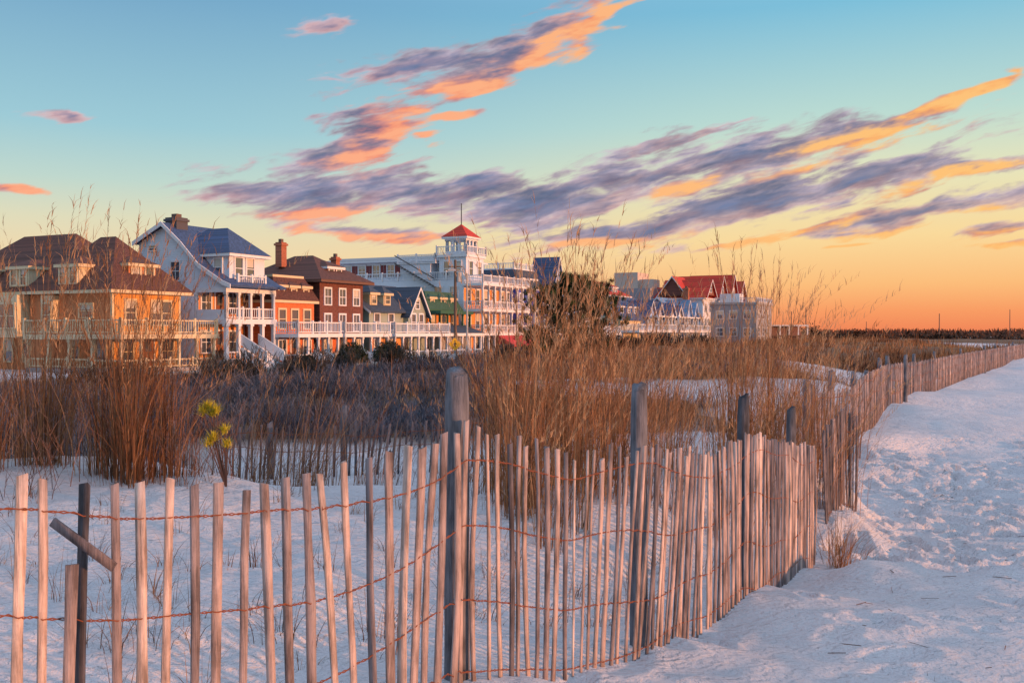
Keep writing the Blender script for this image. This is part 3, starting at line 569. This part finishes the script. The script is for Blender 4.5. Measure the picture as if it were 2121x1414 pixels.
for a in(6.7,8.1): h.window('F',-.6,a,2.2,.7,1.5)
h.window('F',-.6,7.4,4.3,.6,.9)
for a in(1.2,3.6): h.window('F',0,a,2.2,.8,1.5); h.window('F',-.03,a,-.2,.9,1.5)
h.window('S',0,3.5,4.3,.9,1.2); h.window('S',0,2,2.1,.8,1.4); h.porch(-.2,9.6,-3,-.61,-.4,1.85,8,FLR); h.done()
h=House('green_mansard_house',39.8)
h.box('walls',ORS,0,6.6,0,8,-.9,4.2); h.hip('roof',GRR,0,6.6,0,8,4.3,6.2,.4,GTR,1.0)
for a in(1.2,3.3,5.4): h.dormer('F',.1,a,4.5,1.1,1.1,1.5,GRR,GRN,.5,1,CREAM); h.window('F',0,a,2.2,.9,1.5,CREAM)
h.window('S',0,1.5,2.2,.9,1.5,CREAM); h.porch(-.2,6.8,-2.8,-.01,-.4,1.85,6,FLR,toprail=False); h.hip('porch_roof',RDK,-.2,6.8,-2.8,0,1.86,2.7,.3); h.porch(0,6.6,-1.6,-.02,1.95,4.15,5,FLR,GTR,toprail=False); h.done()
# white hotel with cupola
h=House('white_hotel_building',47.5)
h.box('walls',WSID,0,11,0,20,-.9,7.7); h.box('walls',WSID,1.5,10,3.2,20,7.7,10.0); h.hip('roof',mat('flat_roof_grey',(.3,.3,.32)),1.5,10,3.2,20,10.2,10.7,.6,None,2)
for z in(-.4,1.95,4.55): h.box('porch_back_wall',SUNGLOW,.05,10.95,-.03,0,z,z+2.2)
for a in(8.5,10.4,12.4,14.4,16.4,18.4): h.window('S',1.5,a,8.3,.9,1.35,shut=MAR)
for a in(1.2,3.2,5.5,8,10.5,13,15.5,18): h.window('S',0,a,5.4,.9,1.5); h.window('S',0,a,2.6,.9,1.5)
for z in(-.2,2.4,5.0):
    for a in(1,3,5,7,9,10.4): h.window('F',-.03,a,z,.8,1.6)
for i,z in enumerate((1.9,4.5,7.3)):
    h.box('balcony_floor',WHITE,-.3,11.3,-2.6,-.035,z-.3,z); h.posts(-.1,-2.4,11.1,-2.4,(-.4,1.9,4.5)[i],z-.3,9,w=.09); h.rail(-.2,-2.5,11.2,-2.5,z,.85); h.rail(-.2,-.1,-.2,-2.5,z,.85)
h.box('porch_floor',FLR,-.3,11.3,-2.6,-.035,-.9,-.4)
h.rail(0,19,0,.1,7.7,.9)
h.box('tower_walls',WSID,.2,4.2,-.2,3.2,7.7,10.2); h.box('tower_walls',WHITE,0,4.4,-.4,3.4,10.2,10.5)
for a in(1.2,3.2): h.window('F',-.2,a,8.2,.8,1.5)
for a in(.8,2.2): h.window('S',.2,a,8.2,.7,1.5)
h.rail(0,-.4,4.4,-.4,10.5,.9); h.rail(0,3.4,0,-.4,10.5,.9); h.rail(4.4,3.4,4.4,-.4,10.5,.9)
h.box('cupola_base',WSID,1.0,3.5,.3,2.8,10.5,10.9); h.posts(1.1,.4,3.4,.4,10.9,12.2,4,w=.13); h.posts(1.1,2.7,1.1,.4,10.9,12.2,4,w=.13); h.posts(3.4,2.7,3.4,.4,10.9,12.2,3,w=.13); h.posts(1.1,2.7,3.4,2.7,10.9,12.2,3,w=.13); h.box('cupola_beam',WHITE,.9,3.6,.2,2.9,12.1,12.5)
h.hip('cupola_roof',RRD,1.0,3.5,.3,2.8,12.5,14.0,.4); h.box('finial',mat('dark_metal',(.05,.05,.06),rough=.5),2.21,2.29,1.51,1.59,13.9,16.3)
h.box('lower_block',WSID,.01,3.9,4.2,8,7.7,9.6); h.rail(0,8.5,0,3.6,9.7,.9); h.rail(.0,3.6,4,3.6,9.7,.9); h.box('upper_deck',WHITE,-.1,4,3.5,8.6,9.58,9.7)
DMs=mat('dark_metal',(.05,.05,.06))
for i in range(14): h.box('fire_stair',DMs,-.8,-.15,3.38+.36*i,3.7+.36*i,9.6-.19*(14-i),9.66-.19*(14-i))
V=[(-.85,3.2,6.9),(-.85,8.4,9.6),(-.85,8.4,9.72),(-.85,3.2,7.02)]
for dz in(0,.85): h.poly('fire_stair',DMs,[(a,b,c+dz) for a,b,c in V]+[(a+.05,b,c+dz) for a,b,c in V],[(0,1,2,3),(4,5,6,7),(0,1,5,4),(2,3,7,6)])
AW=mat('red_awning',(.55,.03,.04)); h.poly('awning',AW,[(3,-2.7,1.6),(11.3,-2.7,1.6),(11.3,-4.6,.6),(3,-4.6,.6),(3,-4.6,.35),(11.3,-4.6,.35),(3,-2.7,.7)],[(0,1,2,3),(3,2,5,4),(0,3,6)])
h.done()
h=House('blue_mansard_house',60.5)
h.box('walls',BLU,0,7,0,8,-.9,7.3); h.hip('roof',RDK,0,7,0,6,7.4,9.6,.3,None,.9); h.rail(.8,.8,6.2,.8,9.6,.8); h.rail(.8,5,.8,.8,9.6,.8); h.box('deck_curb',WHITE,.6,6.4,.6,5.4,9.5,9.66)
for z in(2.2,5): 
    for a in(1.2,3.5,5.8): h.window('F',0,a,z,.9,1.6)
    h.window('S',0,1.8,z,.8,1.6)
for a in(1.8,3.5,5.2): h.dormer('F',.1,a,7.6,1,1,1.5,RDK,WHITE,.5,1)
h.porch(-.2,7.2,-2.6,-.01,-.4,1.85,6,FLR); h.posts(0,-2.4,7,-2.4,2,4.4,6); h.box('balcony_floor',WHITE,-.3,7.3,-2.6,-.01,4.4,4.7); h.rail(-.2,-2.5,7.2,-2.5,4.7,.8); h.done()
h=House('blue_steep_gable_house',69.5)
h.box('walls',BLU,0,6,0,8,-.9,6.6); h.gable('roof',RBL,LBL,0,4.4,-.5,3,6.6,11.6,'y',.3); h.box('walls',LBL,.0,4.4,-.5,0,-.9,6.6); h.gable('roof',RBL,LBL,4.4,9,-.2,6,5.5,8.8,'y',.3); h.box('walls',LBL,6,9,0,8,-.9,5.5)
h.hip('turret',RBL,-3.4,-1.2,.5,2.7,7.3,9.6,.3); h.box('turret_walls',BLU,-3.4,-1.2,.5,2.7,-.9,7.2)
for z in(2.2,4.7,7.2): h.window('F',-.5,2.2,z,.9,1.5)
h.window('F',0,7,2.4,.9,1.5); h.porch(-.2,9.2,-3,-.6,-.4,1.85,7,FLR); h.done()
h=House('white_porch_house',80)
h.box('walls',WSID,0,8,0,8,-.9,5.2); h.gable('roof',RDK,WSID,0,8,0,8,5.2,7.8,'x')
for a in(1.5,4,6.5): h.window('F',0,a,2.6,.9,1.5)
h.porch(-.2,8.2,-3,-.01,-.4,1.85,7,FLR); h.done()
h=House('cream_gable_house',96.4)
h.box('walls',CREAM,0,9.5,0,6.5,-.9,4.2); h.gable('roof',RBL,mat('cream_siding',(.6,.55,.45),'siding'),0,9.5,0,6.5,4.2,7.5,'x'); h.window('S',0,3.2,4.6,1,1.3); h.window('S',0,1.6,1.8,.9,1.5); h.window('S',0,4.8,1.8,.9,1.5)
for a in(2,5,8): h.dormer('F',.5,a,4.8,1.4,1.2,2,RBL,LBL,.6,1)
h.chimney(3,5,6,9.3,.5); h.porch(-.2,9.7,-3,-.01,-.4,2.2,7,FLR); h.done()
h=House('red_roof_house',100,-10)
h.box('walls',SHB,0,9,0,8,-.9,7.4); h.gable('roof',RRD,SHB,0,9,0,8,7.4,10.0,'x'); h.gable('roof',RRD,SHB,2,7,-1,4,7.2,9.6,'y'); h.chimney(2,6,8,11.4,.5); h.window('F',0,4.5,4.4); h.done()
for s0,nm,rm,wm,zt in((107,'blue_cottage',RBL,LBL,7.6),(118,'blue_cottage',RBL,WSID,7.4),(128,'pale_blue_house',mat('pale_slate_roof',(.12,.24,.42),'shingle'),LBL,8.2)):
    h=House(nm,s0,-.5); h.box('walls',wm,0,8.8,0,8,-.9,4.6); h.gable('roof',rm,wm,0,8.8,0,8,4.6,zt,'x'); h.gable('roof',rm,wm,.5,4.2,-1,4,4.6,zt-.5,'y'); h.gable('roof',rm,wm,5,8.4,-1,4,4.6,zt-.9,'y'); h.box('walls',wm,.5,4.2,-1,0,-.9,4.6); h.box('walls',wm,5,8.4,-1,0,-.9,4.6)
    for z in(-.1,2.6):
        for a in(1.5,3.2,5.9,7.5): h.window('F',-1,a,z,.7,1.5)
    h.window('S',0,2,2.6,.9,1.5); h.window('S',0,5,2.6,.9,1.5); h.window('S',0,4,4.9,.9,1.3)
    h.porch(-.2,9,-3.2,-1.01,-.4,2.2,7,FLR); h.posts(0,-3,8.8,-3,2.2,4.4,6); h.box('balcony_roof',WHITE,-.3,9.1,-3.3,-1.01,4.4,4.6); h.done()
h=House('red_roof_house',121,-12)
h.box('walls',WSID,0,12,0,8,-.9,8.6); h.hip('roof',RRD,0,12,0,8,8.7,11.4,.6); h.dormer('F',.5,6,9,2.5,1.3,3,RRD,WSID,.7,2); h.done()
h=House('red_roof_hotel_building',142,0); 
h.box('walls',WSID,0,34,0,20,-.9,8.5); h.box('walls',GRY,-2,20,10,22,-.9,10.6)
h.hip('roof',RRD,0,34,0,20,8.6,11.0,.5,None,6)
for x,zz in((1,12.2),(10,13.4),(19,14.0),(27,13.0)): h.gable('roof_gables',RRD,mat('brown_gable',(.2,.08,.06)),x,x+6.5,-.3,9,9.2,zz,'y',.5); h.window('F',-.3,x+3.25,9.8,1.6,1.4)
h.gable('roof_gables',RRD,SHB,-.3,7,3,9,9,12.8,'x',.4)
h.box('lift_tower',mat('beige_stucco',(.5,.42,.38)),2,9,14,19,8,14.0); h.box('lift_tower',mat('beige_stucco',(.5,.42,.38)),3,7,11,14,8,12.6)
for z in(.5,3.2,5.9):
    for a in range(2,33,3): h.window('F',0,a,z,1.2,1.6)
    for a in(2,5,8,12,16): h.window('S',0,a,z,1.2,1.5)
h.chimney(-1,3,6,10.5,.5); h.done()
h=House('grey_flat_roof_building',0,pos=(47.6,194))
h.box('walls',GRY,0,14,0,12,-.9,7.4); h.box('parapet',mat('grey_trim',(.33,.34,.38)),-.2,14.2,-.2,12.2,7.4,7.8); h.rail(0,12,0,0,7.8,.9); h.rail(0,0,14,0,7.8,.9)
for z in(1.2,4.6):
    for a in(1.8,4.5,7.2,10): h.window('S',0,a,z,1.3,1.5)
    for a in(2,6,10): h.window('F',0,a,z,1.4,1.6)
h.box('roof_hut',WHITE,3,6,4,8,7.8,9.6); h.done()
h=House('beach_pavilion',0,pos=(57,208),rz=0)
h.box('roof_slab',WHITE,-5,5,0,6,3.2,3.45); h.posts(-4.8,.2,4.8,.2,-.8,3.2,6,w=.12); h.box('deck',mat('dark_trim',(.14,.07,.05)),-5,5,0,6,1.0,1.3); h.box('kiosk',mat('kiosk_wall',(.25,.13,.12)),-4,4,2,5,-.8,3.19); h.done()
LEAF=tintmat('hedge_leaves',[(.008,.014,.01),(.02,.035,.02),(.04,.06,.03)],.1)
def hedge(x,y,rx,h_):
    r=Rib(); n=2600; d=rng.normal(0,1,(n,3)); d/=np.linalg.norm(d,axis=1)[:,None]; d[:,2]=np.abs(d[:,2]); rr=rng.uniform(.6,1.02,n)[:,None]
    b=np.array([[x,y,-.6]])+d*rr*np.array([[rx,rx,h_]]); blades(r,b,rng.uniform(.08,.2,n),rng.uniform(.2,1.4,n),rng.uniform(0,6.28,n),np.full(n,.06),rng.uniform(0,1,n),k=3); 
    return r.build('round_hedge_bush',LEAF)
for s0,t0,rx,hh in((20,5,1.4,1.7),(25.3,5,1.5,1.8),(14,5,.8,.8),(60,6,2,1.6),(75,6,3,1.6),(92,6,3,1.4)):
    x,y=st(s0,t0); hedge(x,y,rx,hh)
# ------------------------------------------------------------ pine tree
def taper(P,r0,r1,n=7):
    P=np.array(P,float); V=[];Q=[];k=len(P)
    for i in range(k):
        d=P[min(i+1,k-1)]-P[max(i-1,0)]; d/=np.linalg.norm(d)+1e-9; a=np.cross(d,[.3,.9,.1]); a/=np.linalg.norm(a); b=np.cross(d,a); rr=r0+(r1-r0)*i/(k-1)
        for j in range(n): V.append(P[i]+rr*(a*math.cos(2*math.pi*j/n)+b*math.sin(2*math.pi*j/n)))
    for i in range(k-1):
        for j in range(n): Q.append((i*n+j,i*n+(j+1)%n,(i+1)*n+(j+1)%n,(i+1)*n+j))
    return V,Q
def pine(x,y,w,top,zg):
    e=empty('pine_tree',(x,y,zg)); V=[];Q=[];ends=[]
    def addb(P,r0,r1):
        v,q=taper(P,r0,r1); o=len(V); V.extend(v); Q.extend([tuple(a+o for a in f) for f in q])
    addb([(0,0,-.3),(.1,0,top*.3),(-.1,.1,top*.6),(.15,0,top*.9)],.2,.05)
    for i in range(120):
        f=random.uniform(.06,.97); a=random.uniform(0,6.283); prof=(1-((f-.35)/.68)**2) if f>.35 else .95; L=w/2*max(.24,prof)*random.uniform(.62,1.14)
        z=f*top*.82; p0=(0,0,z); p2=(L*math.cos(a),L*math.sin(a),z+L*.22+random.uniform(0,.55)); p1=(p2[0]*.5,p2[1]*.5,z+L*.06)
        addb([p0,p1,p2],.06,.015); 
        for q in range(9):
            g=random.uniform(.35,1.05); ends.append((p2[0]*g+random.gauss(0,.22),p2[1]*g+random.gauss(0,.22),z+(p2[2]-z)*g+random.gauss(.05,.15)))
    quadmesh('trunk_and_limbs',V,Q,mat('pine_bark',(.10,.065,.05)),None,e)
    E=np.array(ends); r=Rib(); per=40; b=np.repeat(E,per,0)+rng.normal(0,.06,(len(E)*per,3)); n=len(b); tt=np.repeat(np.clip(rng.normal(.34,.25,len(E))+ (E[:,2]/top-.5)*.3,0,1),per)
    blades(r,b,rng.uniform(.14,.34,n),rng.uniform(.1,1.5,n),rng.uniform(0,6.28,n),np.full(n,.019),np.clip(tt+rng.normal(0,.1,n),0,1),k=3,curl=1)
    r.build('needle_foliage',tintmat('pine_needles',[(.006,.014,.009),(.013,.036,.016),(.03,.07,.022),(.085,.125,.035)],.08),e)
pine(3.65,60,7.0,6.9,-.6)
# ------------------------------------------------------------ street furniture
def cyl(name,P,r0,r1,m,parent,n=10):
    v,q=taper(P,r0,r1,n); o=quadmesh(name,v,q,m,None,parent,True); return o
DM=mat('dark_metal',(.05,.05,.06)); PW=mat('pole_wood',(.10,.07,.06)); LG=mat('lamp_grey',(.35,.37,.4))
def upole(x,y,z0,z1,r=.13,arm=True,name='utility_pole'):
    e=empty(name,(x,y,0)); cyl('pole',[(0,0,z0),(0,0,z1)],r,r*.7,PW,e)
    return e
e=upole(-4.1,72,-.7,7.2,.13,False); cyl('transformer',[(.25,0,5.6),(.25,0,6.3)],.17,.17,LG,e,12); cyl('bracket',[(-.5,0,6.7),(.5,0,6.7)],.05,.05,PW,e,6)
e=empty('street_lamp',(-3.25,72,0)); cyl('post',[(0,0,-.7),(0,0,6.2)],.09,.06,LG,e); cyl('arm',[(0,0,6.1),(-.35,0,6.4),(-.9,0,6.45)],.045,.035,LG,e,8)
meshobj('lamp_head',[(-1.4,-.12,6.38),(-.8,-.15,6.38),(-.8,.15,6.38),(-1.4,.12,6.38),(-1.35,-.07,6.52),(-.8,-.08,6.55),(-.8,.08,6.55),(-1.35,.07,6.52)],[(0,3,2,1),(4,5,6,7),(0,1,5,4),(1,2,6,5),(2,3,7,6),(3,0,4,7)],LG,e)
for x,y,a,b in((62,210,-.5,7.2),(103,240,-.5,6.4),(145,290,-.5,8.5),(121,340,-.5,5.5),(57.5,205,-.5,6.2),(54,212,-.5,5.6)): upole(x,y,a,b,.13,False)
e=empty('pedestrian_crossing_sign',(-3.95,69,0)); cyl('post',[(0,0,-.7),(0,0,1.6)],.04,.04,LG,e)
YS=mat('sign_yellow',(.75,.42,.02)); BK=mat('sign_black',(.02,.02,.02))
s=.46; zc=1.15; meshobj('sign_plate',[(0,-.06,zc-s),(s,-.06,zc),(0,-.06,zc+s),(-s,-.06,zc),(0,-.045,zc-s),(s,-.045,zc),(0,-.045,zc+s),(-s,-.045,zc)],[(0,1,2,3),(7,6,5,4),(0,4,5,1),(1,5,6,2),(2,6,7,3),(3,7,4,0)],YS,e)
def q2(a,b,w):
    (x0,z0),(x1,z1)=a,b; dx,dz=x1-x0,z1-z0; L=math.hypot(dx,dz); nx,nz=-dz/L*w,dx/L*w
    return [(x0+nx,-.066,zc+z0+nz),(x1+nx,-.066,zc+z1+nz),(x1-nx,-.066,zc+z1-nz),(x0-nx,-.066,zc+z0-nz)]
V=[];Fq=[]
for i,(a,b,w) in enumerate((((0,.12),(0,-.05),.05),((0,-.05),(-.1,-.24),.025),((0,-.05),(.09,-.24),.025),((0,.08),(-.12,-.02),.02),((0,.08),(.12,0),.02),((-.001,.16),(0,.24),.04))):
    o=len(V); V+=[(p,q-.001*i,c) for p,q,c in q2(a,b,w)]; Fq.append((o,o+1,o+2,o+3))
meshobj('pedestrian_symbol',V,Fq,BK,e)
def bench(x,y):
    e=empty('park_bench',(x,y,-.53),RZ); V=[];Fc=[]
    def bx(x0,x1,y0,y1,z0,z1):
        o=len(V); V.extend([(x0,y0,z0),(x1,y0,z0),(x1,y1,z0),(x0,y1,z0),(x0,y0,z1),(x1,y0,z1),(x1,y1,z1),(x0,y1,z1)]); Fc.extend([tuple(a+o for a in f) for f in((0,3,2,1),(4,5,6,7),(0,1,5,4),(1,2,6,5),(2,3,7,6),(3,0,4,7))])
    for i in range(4): bx(-.9,.9,-.25+i*.13,-.15+i*.13,.42,.46)
    meshobj('seat',V,Fc,WHITE,e); V=[];Fc=[]
    for i in range(4): bx(-.9,.9,.28+i*.02,.31+i*.02,.52+i*.12,.61+i*.12)
    meshobj('backrest',V,Fc,WHITE,e); V=[];Fc=[]
    for q in(-.8,0,.8): bx(q-.04,q+.04,-.22,-.15,0,.42); bx(q-.04,q+.04,.36,.42,0,.98); bx(q-.04,q+.04,-.15,.36,.36,.415)
    meshobj('legs',V,Fc,WHITE,e)
for s0 in(6,9,13,20,27): x,y=st(s0,18.6); bench(x,y)
# distant trees
r=Rib(); n=12000; xs=rng.uniform(40,460,n); b=np.stack([xs,rng.uniform(400,470,n),np.full(n,-1.0)],1); hh=(1.6+5.2*fbm(xs*.035,xs*0+2,5,8))*rng.uniform(.55,1.05,n)
blades(r,b,hh,rng.uniform(.05,.5,n),rng.uniform(0,6.28,n),np.full(n,.5),np.clip(rng.uniform(0,1,n)*.6+fbm(xs*.03,xs*0,2,2)*.4,0,1),k=4); r.build('distant_treeline',tintmat('treeline_leaves',[(.05,.022,.016),(.13,.05,.03),(.22,.09,.05)],0))
r=Rib()
for cx,w,hh0 in((66,3,3.6),(98,9,2.2),(92,6,2.0),(80,8,1.8),(75,4,2.2),(110,8,2.0),(55,10,1.8)):
    n=1300; d=rng.normal(0,.45,(n,2)); z=np.abs(rng.normal(0,.4,n)); b=np.stack([cx+d[:,0]*w,220+d[:,1]*w,z*hh0*.9-.3],1); blades(r,b,rng.uniform(.3,.9,n),rng.uniform(.4,1.2,n),rng.uniform(0,6.28,n),np.full(n,.2),rng.uniform(0,1,n),k=3)
r.build('distant_bushes',tintmat('bush_leaves',[(.03,.018,.014),(.07,.035,.022),(.12,.06,.035)],0))
r=Rib()
for i in range(110):
    x=rng.uniform(1.4,6.5); y=rng.uniform(4.5,12); 
    if x<1.1+(y-5)*.55: continue
    a=rng.uniform(0,6.28); L=rng.uniform(.02,.16); x1,y1=x+L*math.cos(a),y+L*math.sin(a); P=np.array([[x,y,Hs(x,y)+.006],[x1,y1,Hs(x1,y1)+.02]])[None]; r.add(P,np.full((1,2),.003),np.array([[-math.sin(a)*.7,math.cos(a)*.7,.7]]),np.array([.3]))
r.build('driftwood_twigs',TW)
# ------------------------------------------------------------ light and sky
sun_az=math.atan2(.90,-.45); el=math.radians(4.2)
sd=Vector((.90,-.45,0)).normalized()*math.cos(el)+Vector((0,0,math.sin(el)))
sun=D.lights.new('sun','SUN'); sun.energy=5.0; sun.angle=math.radians(1.5); sun.color=(1.0,.41,.17)
so=D.objects.new('sun',sun); so.rotation_euler=sd.to_track_quat('Z','Y').to_euler(); link(so)
w=D.worlds.new('World'); scene.world=w; w.use_nodes=True; nt=w.node_tree; N=nt.nodes; L=nt.links; N.clear()
out=N.new('ShaderNodeOutputWorld'); bg=N.new('ShaderNodeBackground'); L.new(bg.outputs[0],out.inputs[0])
tc=N.new('ShaderNodeTexCoord'); nrm=N.new('ShaderNodeVectorMath'); nrm.operation='NORMALIZE'; L.new(tc.outputs['Generated'],nrm.inputs[0])
sep=N.new('ShaderNodeSeparateXYZ'); L.new(nrm.outputs[0],sep.inputs[0])
def ramp(fac,stops):
    cr=N.new('ShaderNodeValToRGB'); e=cr.color_ramp.elements; e[0].position=stops[0][0]; e[0].color=(*stops[0][1],1); e[1].position=stops[-1][0]; e[1].color=(*stops[-1][1],1)
    for p,c in stops[1:-1]: k=e.new(p); k.color=(*c,1)
    L.new(fac,cr.inputs[0]); return cr.outputs[0]
def S(*c): return s2l(c)
ZEN_FILL=[(.5,(.40,.60,.88)),(.8,(.70,.80,1.0)),(1.0,(.82,.88,1.0))]  # overhead sky out of view, raised beyond dusk brightness to light the sand
rr_=ramp(sep.outputs['Z'],[(0,S(240,132,88)),(.02,S(248,156,100)),(.045,S(251,188,122)),(.09,S(249,216,154)),(.145,S(230,227,186)),(.20,S(188,219,209)),(.30,S(124,190,217))]+ZEN_FILL)
rl_=ramp(sep.outputs['Z'],[(0,S(238,165,130)),(.03,S(243,192,150)),(.07,S(240,214,170)),(.105,S(222,218,186)),(.14,S(190,214,204)),(.19,S(156,201,213)),(.31,S(116,166,200))]+ZEN_FILL)
mf=N.new('ShaderNodeMapRange'); mf.inputs['From Min'].default_value=-.35; mf.inputs['From Max'].default_value=.35; mf.interpolation_type='SMOOTHSTEP'; L.new(sep.outputs['X'],mf.inputs['Value'])
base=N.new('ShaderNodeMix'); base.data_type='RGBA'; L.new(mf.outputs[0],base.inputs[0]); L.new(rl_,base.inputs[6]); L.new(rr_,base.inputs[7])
ni=N.new('ShaderNodeTexSky'); ni.sky_type='NISHITA'; ni.sun_disc=False; ni.sun_elevation=el; ni.sun_rotation=sun_az
nsx=N.new('ShaderNodeVectorMath'); nsx.operation='SCALE'; nsx.inputs['Scale'].default_value=.005; L.new(ni.outputs[0],nsx.inputs[0])
addn=N.new('ShaderNodeVectorMath'); addn.operation='ADD'; L.new(base.outputs[2],addn.inputs[0]); L.new(nsx.outputs[0],addn.inputs[1])
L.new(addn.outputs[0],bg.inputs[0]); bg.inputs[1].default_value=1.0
# clouds: a far, thin sheet of cloud on a 3.2 km shell, mesh with soft edges, emissive, sunset light and shade painted into its colours
def clouds():
    nx,ny=1100,460
    azv=np.linspace(-.62,.62,nx); ev=np.linspace(.055,.40,ny); AZ,EV=np.meshgrid(azv,ev)
    def rot(sc,deg,x,y):
        t=math.radians(deg); return (x*math.cos(t)+y*math.sin(t))*sc[0],(-x*math.sin(t)+y*math.cos(t))*sc[1]
    bodies=[(870,135,150,28,12),(1080,98,190,40,22),(1235,35,85,32,38),(930,182,140,22,10),(690,168,80,7,5,.4),(770,262,115,46,20),(690,320,120,36,12),(900,283,40,16,20,.1),(940,237,50,8,5),(650,402,200,42,3),(830,390,170,36,0),(1010,387,160,26,-2),
    (1130,418,220,44,10),(1330,375,250,50,14),(1560,325,260,42,8),(1790,280,160,27,8),(1290,480,210,20,6),(1500,432,280,40,12),(1780,382,230,40,12),(1990,350,140,18,5),(1880,442,250,17,10),(2070,476,110,12,8),(780,484,160,14,-2),
    (1950,214,140,12,15,.1),(2045,176,100,9,12,.1),(2110,145,30,8,0,.1),(155,242,90,11,0,.35),(670,55,75,18,10,.4),(30,392,40,8,0,.1),(1560,502,90,5,5,.1),(1750,506,50,4,5,.2),(2085,506,60,5,5,.1)]
    glows=[(1230,35,120,50,38),(1130,125,150,34,20),(970,190,170,24,10),(830,245,85,44,30),(775,322,90,28,10),(900,285,60,24,20),(940,237,70,12,5),(620,442,180,14,3,.1),(1830,284,170,22,8),(1430,386,110,14,14,.35),(1640,356,150,13,10,.35),(1900,394,190,15,14),(1620,484,260,12,12,.1),(1930,464,270,14,8),(1250,506,180,10,5,.1),(2060,488,120,13,6),(780,494,150,12,-2),(1950,214,170,24,15),(2045,176,130,20,12),(2110,145,50,16,0),(30,392,60,14,0),(1560,502,100,12,5),(1750,506,70,12,5),(2085,508,80,10,5)]
    def field(items,x,y):
        cur=np.full(x.shape,9.0)
        for (px,py,a,b,an,*wt) in items:
            u=(px-1060.5)/F; az0=math.atan(u); e0=math.atan((687-py)/F*math.cos(az0)); c=math.cos(az0); t=math.radians(an)
            sa=a*1.14/F*c*c; sb=b*1.2/F*c; dx=x-az0; dy=y-e0
            d=np.sqrt(((dx*math.cos(t)+dy*math.sin(t))/sa)**2+((-dx*math.sin(t)+dy*math.cos(t))/sb)**2)+(wt[0] if wt else 0)
            h=np.clip(.5+.5*(cur-d)/.35,0,1); cur=cur*(1-h)+d*h-.35*h*(1-h)*.5
        return cur
    def dens(x,y):
        wx=pfbm(*rot((16,40),12,x,y),3,.5,50); wy=pfbm(*rot((16,40),12,x+3,y+5),3,.5,60)
        X=x+wx*.020; Y=y+wy*.006
        n=pfbm(*rot((9,50),13,x+wx*.012,y+wy*.005),6,.60,3); n2=pfbm(*rot((26,130),14,x+wx*.01,y+wy*.003),4,.6,31)
        return 1.14-field(bodies,X,Y)+n*.82+n2*.36, X,Y
    den,X,Y=dens(AZ,EV); den2,_,_=dens(AZ+.012,EV-.010)
    sm=lambda v,a,b:(lambda t:t*t*(3-2*t))(np.clip((v-a)/(b-a),0,1))
    al=sm(den,-.08,.55)*.97
    n3=pfbm(*rot((14,60),10,AZ,EV),5,.6,77)
    gl=sm(1.0-field(glows,X,Y)+n3*1.0,-.35,.8)
    relief=np.clip((den-den2)*1.1,-.5,.8)
    gl=np.clip(gl*(.78+.5*relief)+.34*np.clip(relief,0,1)*np.clip(1.5-den,0,1),0,1)
    thick=sm(den,.15,1.1)
    lin=lambda *c:np.array(s2l(c))[None,None]
    g=lin(192,172,184)*(1-thick[...,None])+lin(102,114,148)*thick[...,None]; g=g*(1+np.clip(n3+relief*.5,-.5,.6)[...,None]*.45)
    rt=sm(AZ,-.20,.40)[...,None]
    lit=(lin(240,128,104)*(1-rt)+lin(248,150,88)*rt); lit2=(lin(255,172,132)*(1-rt)+lin(255,194,118)*rt); q=np.clip(.45+n3*1.2+relief*.6,0,1)[...,None]; lit=lit*(1-q)+lit2*q
    col=g*(1-gl[...,None])+lit*gl[...,None]
    Rr=3200.0; Px=np.stack([np.cos(EV)*np.sin(AZ),np.cos(EV)*np.cos(AZ),np.sin(EV)],-1)*Rr; Px[...,2]+=2
    idx=np.arange(nx*ny).reshape(ny,nx); Q=np.stack([idx[:-1,:-1],idx[:-1,1:],idx[1:,1:],idx[1:,:-1]],-1).reshape(-1,4)
    af=al.ravel(); keep=af[Q].max(1)>.002; Q=Q[keep]; used=np.unique(Q); mp=np.zeros(nx*ny,int); mp[used]=np.arange(len(used)); Q=mp[Q]
    rgba=np.concatenate([col.reshape(-1,3),af[:,None]],1)[used]
    m=D.materials.new('cloud_painted_light'); m.use_nodes=True; t=m.node_tree; t.nodes.clear(); o=t.nodes.new('ShaderNodeOutputMaterial'); at=t.nodes.new('ShaderNodeAttribute'); at.attribute_name='cloud'
    em=t.nodes.new('ShaderNodeEmission'); tr=t.nodes.new('ShaderNodeBsdfTransparent'); mx=t.nodes.new('ShaderNodeMixShader'); t.links.new(at.outputs['Color'],em.inputs[0]); t.links.new(at.outputs['Alpha'],mx.inputs[0]); t.links.new(tr.outputs[0],mx.inputs[1]); t.links.new(em.outputs[0],mx.inputs[2]); t.links.new(mx.outputs[0],o.inputs[0])
    try: m.cycles.emission_sampling='NONE'
    except Exception: pass
    quadmesh('sky_clouds',Px.reshape(-1,3)[used],Q,m,None,None,True,rgba)
clouds()
# ------------------------------------------------------------ camera
cam=D.cameras.new('camera'); cam.lens=35; cam.sensor_width=36; cam.clip_start=.05; cam.clip_end=8000
co=D.objects.new('camera',cam); co.location=(0,0,2); co.rotation_euler=(math.radians(90-.555),0,0); link(co); scene.camera=co
scene.view_settings.view_transform='Standard'; scene.view_settings.look='None'; scene.view_settings.exposure=0
